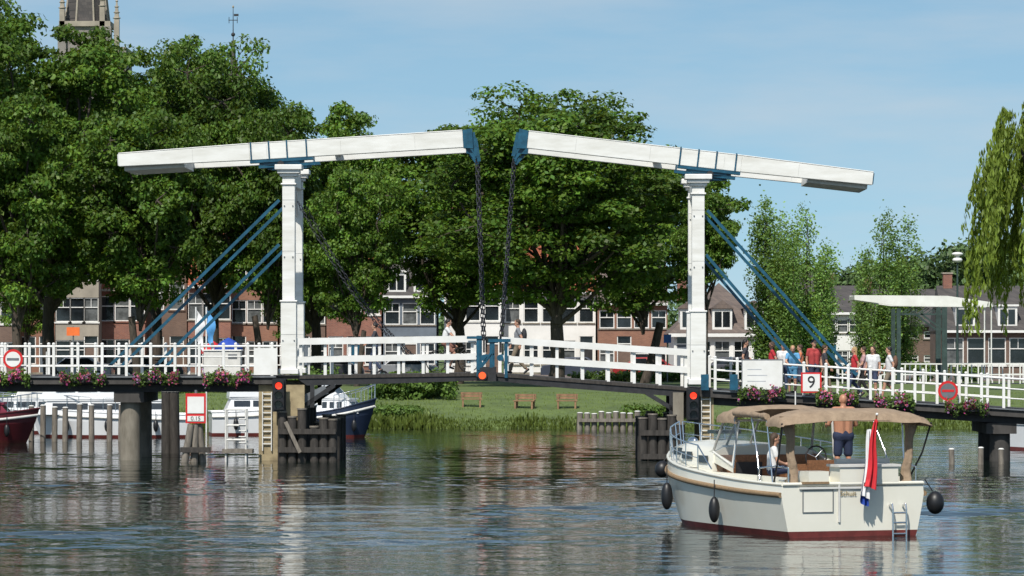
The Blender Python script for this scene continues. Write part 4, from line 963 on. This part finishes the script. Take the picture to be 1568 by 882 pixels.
def remesh(o,vs):
    r=o.modifiers.new('r','REMESH'); r.mode='VOXEL'; r.voxel_size=vs; r.use_smooth_shade=True
    s=o.modifiers.new('s','SMOOTH'); s.iterations=3; s.factor=.5
BASE=dict(pelvis=(0,0,.95),chest=(0,0,1.28),neck=(0,-.01,1.47),head=(0,.015,1.62),sL=(-.18,0,1.41),sR=(.18,0,1.41),eL=(-.24,-.03,1.13),eR=(.24,-.03,1.13),wL=(-.25,.05,.89),wR=(.25,.05,.89),
 hL=(-.09,0,.92),hR=(.09,0,.92),kL=(-.10,.02,.5),kR=(.10,.02,.5),aL=(-.10,-.02,.09),aR=(.10,-.02,.09))
def person(name,loc,rz,J={},shirt=None,long=False,pants=None,plen='long',sk=skin,hair=None,hl=0,sc_=1.0,parent=None,bag=None,face=0,bulk=0):
    j=dict(BASE); j.update(J); j={k:Vector(v) for k,v in j.items()}
    e=bpy.data.objects.new(name,None); COL.objects.link(e); e.location=loc; e.rotation_euler=(0,0,rz); e.scale=(sc_,)*3
    if parent: e.parent=parent
    b=MB(); K=sk
    up=(j['neck']-j['pelvis']).normalized(); sd_=(j['sR']-j['sL']).normalized(); hd=(j['hR']-j['hL']).normalized()
    def torso(mb,g,m,lo=0):
        for s in(-1,1):
            tcap(mb,j['pelvis']+hd*s*.065+up*lo,j['chest']+sd_*s*.075,.098+g,.108+g,m); tcap(mb,j['chest']+sd_*s*.07,(j['sR'] if s>0 else j['sL'])-sd_*s*.05-up*.02,.10+g,.062+g,m)
        tcap(mb,j['sL']+sd_*.03,j['sR']-sd_*.03,.055+g,.055+g,m)
    torso(b,bulk,K); tcap(b,j['neck']-up*.04,j['neck'].lerp(j['head'],.6),.062,.052,K); tcap(b,j['hL'],j['hR'],.1,.1,K)
    for s in'LR':
        tcap(b,j['s'+s],j['e'+s],.052+bulk*.6,.041,K); tcap(b,j['e'+s],j['w'+s],.041,.027,K)
        tcap(b,j['h'+s],j['k'+s],.085,.056,K); tcap(b,j['k'+s]-Vector((0,.01,0)),j['k'+s].lerp(j['a'+s],.35)-Vector((0,.012,0)),.054,.056,K); tcap(b,j['k'+s].lerp(j['a'+s],.35),j['a'+s],.053,.036,K)
        sh=(j['a'+s]-j['k'+s]).normalized(); ft=Vector((0,1,0)); ft=(ft-sh*ft.dot(sh)*.9).normalized()
        shoe=MB(); tcap(shoe,j['a'+s]-ft*.03+sh*.035,j['a'+s]+ft*.14+sh*.05,.045,.034,dark); o=shoe.obj('shoe_'+s,e); remesh(o,.014)
        w0=j['w'+s]; hdn=(w0-j['e'+s]).normalized(); sgn=1 if s=='R' else -1
        pn=(sd_*-sgn); pn=(pn-hdn*pn.dot(hdn)).normalized(); wd=hdn.cross(pn).normalized(); 
        for k in(-1,0,1): tcap(b,w0+hdn*.01+wd*k*.012,w0+hdn*.075+wd*k*.02,.017,.015,K,8)
        for k,fl_ in enumerate((.068,.078,.073,.056)):
            p=w0+hdn*.082+wd*(-.03+.02*k); q=p+(hdn+pn*.25).normalized()*fl_*.5; r=q+(hdn*.7+pn*.75).normalized()*fl_*.5
            tcap(b,p,q,.0095,.0088,K,8); tcap(b,q,r,.0088,.0078,K,8)
        th0=w0+hdn*.025-wd*.02; th1=th0+(hdn*.7-wd*.7).normalized()*.045; tcap(b,th0,th1,.014,.011,K,8); tcap(b,th1,th1+(hdn*.9-wd*.2+pn*.3).normalized()*.035,.011,.009,K,8)
    H_=j['head']; Rh=Matrix.Rotation(face,3,'Z')
    b.ell(H_+Vector((0,0,.02)),(.077,.095,.105),K,16,12,Rh); b.ell(H_+Rh@Vector((0,.02,-.055)),(.056,.068,.06),K,12,9,Rh); b.ell(H_+Rh@Vector((0,.10,-.012)),(.013,.02,.02),K,8,6,Rh)
    for s in(-1,1): b.ell(H_+Rh@Vector((s*.079,-.005,-.01)),(.010,.018,.03),K,8,6,Rh)
    o=b.obj('body',e); remesh(o,.0125)
    f=MB()
    for s in(-1,1): f.ell(H_+Rh@Vector((s*.03,.085,.012)),(.013,.01,.008),eyew,8,6,Rh); f.ell(H_+Rh@Vector((s*.03,.092,.012)),(.006,.006,.006),dark,8,6,Rh); f.ell(H_+Rh@Vector((s*.03,.088,.032)),(.017,.008,.004),hair or dark,8,6,Rh)
    f.ell(H_+Rh@Vector((0,.087,-.055)),(.022,.008,.006),lip,8,6,Rh); f.obj('face_features',e)
    if hair:
        hm=MB(); hm.ell(H_+Rh@Vector((0,-.018,.042)),(.088,.098,.098),hair,16,10,Rh)
        if hl: 
            for s in(-1,0,1): tcap(hm,H_+Rh@Vector((s*.045,-.06,.02)),H_+Rh@Vector((s*.05,-.075,-.12-hl)),.05,.03,hair)
        o=hm.obj('hair',e); remesh(o,.014)
    if shirt:
        g=MB(); torso(g,.016,shirt,.02)
        for s in'LR':
            q=j['e'+s] if long else j['s'+s].lerp(j['e'+s],.55); tcap(g,j['s'+s],q,.068,.058,shirt)
            if long: tcap(g,j['e'+s],j['e'+s].lerp(j['w'+s],.9),.055,.04,shirt)
        o=g.obj('shirt',e); remesh(o,.016)
    if pants:
        g=MB(); tcap(g,j['hL'],j['hR'],.118+bulk*.7,.118+bulk*.7,pants); tcap(g,j['pelvis']-hd*.05,j['pelvis']+hd*.05,.115+bulk*.7,.115+bulk*.7,pants)
        for s in'LR':
            if plen=='short': tcap(g,j['h'+s],j['h'+s].lerp(j['k'+s],.8),.1+bulk*.4,.08+bulk*.4,pants)
            else: tcap(g,j['h'+s],j['k'+s],.098,.07,pants); tcap(g,j['k'+s],j['k'+s].lerp(j['a'+s],.88),.068,.056,pants)
        o=g.obj('trousers',e); remesh(o,.016)
    if bag:
        g=MB(); p=j['chest']-Vector((0,.2,.04)); g.ell(p,(.14,.09,.22),bag,14,9); g.tube(j['sL']+Vector((.06,.06,0)),p+Vector((-.1,.02,.05)),.018,bag); g.tube(j['sR']+Vector((-.06,.06,0)),p+Vector((.1,.02,.05)),.018,bag); g.obj('backpack',e)
    return e
def cm(n,c): return mat('cloth_'+n,c,.85,var=.15,scale=8,bump=.01)
hb=mat('hair_brown',(.06,.035,.02),.7); hk=mat('hair_black',(.015,.012,.012),.6); hblo=mat('hair_blonde',(.4,.27,.12),.7); hg=mat('hair_grey',(.35,.34,.33),.7)
walk=dict(kL=(-.10,.16,.52),aL=(-.10,.24,.10),kR=(.10,.03,.5),aR=(.10,-.28,.16),eL=(-.23,-.12,1.16),wL=(-.24,-.08,.92),eR=(.23,.06,1.14),wR=(.24,.2,.94))
walk2=dict(kR=(.10,.13,.51),aR=(.10,.18,.10),kL=(-.10,.02,.5),aL=(-.10,-.2,.13),eR=(.23,-.1,1.15),wR=(.22,-.02,.92),eL=(-.23,.08,1.14),wL=(-.2,.28,1.02))
lean=dict(chest=(0,.1,1.26),neck=(0,.16,1.44),head=(0,.2,1.58),sL=(-.18,.15,1.38),sR=(.18,.15,1.38),eL=(-.24,.26,1.13),eR=(.24,.26,1.13),wL=(-.16,.42,1.04),wR=(.16,.42,1.04))
Lf=R_(90); Rt=R_(-90); Cam=R_(180)
def ped(px,y,h,rz,**k):
    e=person('pedestrian',(X(px)*(1+y/DC),y+yb(px),dz(px)+.02),rz,sc_=h/1.74,**k)
ped(793,.9,1.84,Lf,J=walk,shirt=cm('grey',(.22,.23,.25)),pants=cm('khaki',(.22,.18,.13)),hair=hb,bag=cm('bagblack',(.03,.03,.035)))
ped(574,3.2,1.70,Lf,J=walk2,shirt=cm('dark',(.05,.05,.06)),pants=cm('jean',(.05,.07,.13)),hair=hk)
ped(1141,3.0,1.72,Rt,J=walk2,shirt=cm('dark',(.05,.05,.06)),pants=cm('black',(.02,.02,.02)),hair=hk)
ped(1182,2.5,1.70,Lf,J=walk,shirt=cm('red',(.5,.03,.04)),pants=cm('jean',(.05,.07,.13)),hair=hb,hl=.06)
ped(1213,1.2,1.66,Cam,shirt=cm('lblue',(.12,.35,.6)),pants=cm('lblue2',(.1,.3,.5)),hair=hblo,hl=.1,J=lean,plen='short')
ped(1199,2.8,1.68,Cam,shirt=cm('white',(.7,.7,.7)),pants=cm('jean',(.05,.07,.13)),hair=hb)
ped(1225,3.0,1.66,Lf,shirt=cm('orange',(.6,.2,.1)),pants=cm('jean',(.05,.07,.13)),hair=hb,J=walk2)
ped(1246,.6,1.86,R_(200),shirt=cm('red2',(.4,.05,.05)),pants=cm('navy',(.03,.04,.08)),hair=hk,plen='short')
ped(1262,2.6,1.70,Rt,J=walk,shirt=cm('dark',(.05,.05,.06)),pants=cm('khaki',(.22,.18,.13)),hair=hb)
ped(1308,1.8,1.70,Lf,J=walk,shirt=cm('red',(.5,.03,.04)),pants=cm('jean',(.05,.07,.13)),hair=hblo,hl=.1)
ped(1322,3.2,1.72,Lf,J=walk2,shirt=cm('pinkish',(.5,.3,.3)),pants=cm('black',(.02,.02,.02)),hair=hb)
ped(1336,1.3,1.76,R_(150),shirt=cm('white',(.7,.7,.7)),pants=cm('jean',(.05,.07,.13)),hair=hb,hl=.08,bag=cm('bagblue',(.04,.1,.3)),plen='short')
ped(1361,1.5,1.78,Lf,J=walk,shirt=cm('white',(.7,.7,.7)),pants=cm('khaki',(.22,.18,.13)),hair=hk,plen='short',bag=cm('bagbrown',(.15,.08,.05)))
bzz=dz(690)+.02; cyy=.7
t=Thing('bicycle',(X(692),cyy,bzz)); q=t['wheels']
for cx in(-.54,.54):
    pts_=[(cx+.33*math.cos(a_),0,.35+.33*math.sin(a_)) for a_ in np.linspace(0,2*math.pi,25)]; q.path(pts_,.018,black)
    for k in range(0,24,2): q.tube((cx,0,.35),pts_[k],.003,chrome,n=4)
    q.tube((cx,-.05,.35),(cx,.05,.35),.03,chrome)
f=t['frame']; 
for a,b in(((-.54,0,.35),(-.1,0,.3)),((-.1,0,.3),(-.25,0,.85)),((-.54,0,.35),(-.22,0,.75)),((-.1,0,.3),(.42,0,.78)),((-.2,0,.7),(.40,0,.85)),((.38,0,.95),(.54,0,.35))): f.tube(a,b,.018,dark)
f.path([(.38,0,.95),(.34,0,1.08)],.014,chrome); f.path([(.12,-.26,1.02),(.32,-.22,1.08),(.34,0,1.08),(.32,.22,1.08),(.12,.26,1.02)],.014,chrome)
t['saddle'].ell((-.27,0,.92),(.14,.09,.04),black); t['pedals'].tube((-.1,-.1,.3),(-.1,.1,.3),.03,chrome); t['pedals'].tube((-.1,-.1,.3),(-.02,-.12,.15),.012,chrome);t['pedals'].tube((-.1,.1,.3),(-.18,.12,.45),.012,chrome)
t['rack'].bb(-.75,-.35,-.07,.07,.73,.75,dark); t['fenders'].path([(-.54+.37*math.cos(a_),0,.35+.37*math.sin(a_)) for a_ in np.linspace(.5,3.3,9)],.015,black); t.build()
person('cyclist',(X(692)-.27,cyy,bzz-.02),Rt,J=dict(pelvis=(0,0,1.02),chest=(0,.08,1.36),neck=(0,.12,1.54),head=(0,.15,1.69),sL=(-.18,.1,1.48),sR=(.18,.1,1.48),eL=(-.25,.26,1.27),eR=(.25,.26,1.27),wL=(-.26,.42,1.12),wR=(.26,.42,1.12),
 hL=(-.09,.02,1.0),hR=(.09,.02,1.0),kL=(-.11,.40,.88),kR=(.11,.34,.66),aL=(-.12,.16,.52),aR=(.12,.20,.24)),shirt=cm('white',(.7,.7,.7)),pants=cm('brownshort',(.25,.12,.09)),plen='short',hair=hk,bulk=.0)
person('skipper',(2.7,-1.0,1.0),R_(-90),J=dict(sL=(-.21,0,1.42),sR=(.21,0,1.42),eL=(-.29,.06,1.15),wL=(-.22,.33,1.12),eR=(.30,.04,1.14),wR=(.22,.30,1.1),kL=(-.12,.02,.5),kR=(.12,.02,.5),aL=(-.14,-.02,.09),aR=(.14,-.02,.09)),
 pants=cm('navyshort',(.02,.03,.07)),plen='short',sk=skint,sc_=1.07,parent=boat,hair=None,bulk=.028)
I2=MB(); I2.bb(2.42,3.3,-1.15,-.6,FZ,1.0,teak); I2.obj('helm_platform',boat)
sit=dict(pelvis=(0,0,.56),chest=(0,.02,.88),neck=(0,.03,1.07),head=(0,.06,1.22),sL=(-.17,.02,1.01),sR=(.17,.02,1.01),eL=(-.26,.06,.78),eR=(.25,.08,.76),wL=(-.17,.28,.70),wR=(.14,.28,.68),
 hL=(-.09,.02,.56),hR=(.09,.02,.56),kL=(-.1,.45,.58),kR=(.1,.45,.58),aL=(-.1,.5,.12),aR=(.1,.5,.12))
s1=dict(sit); s1.update(kL=(-.1,.45,.62),kR=(.1,.46,.60),aL=(-.1,.72,.30),aR=(.1,.74,.26))
person('boat_passenger',(2.35,.78,.72),R_(165),J=s1,shirt=cm('white',(.7,.7,.7)),pants=cm('navyshort',(.02,.03,.07)),plen='short',hair=hb,hl=.05,parent=boat,bulk=.0)
print('done')
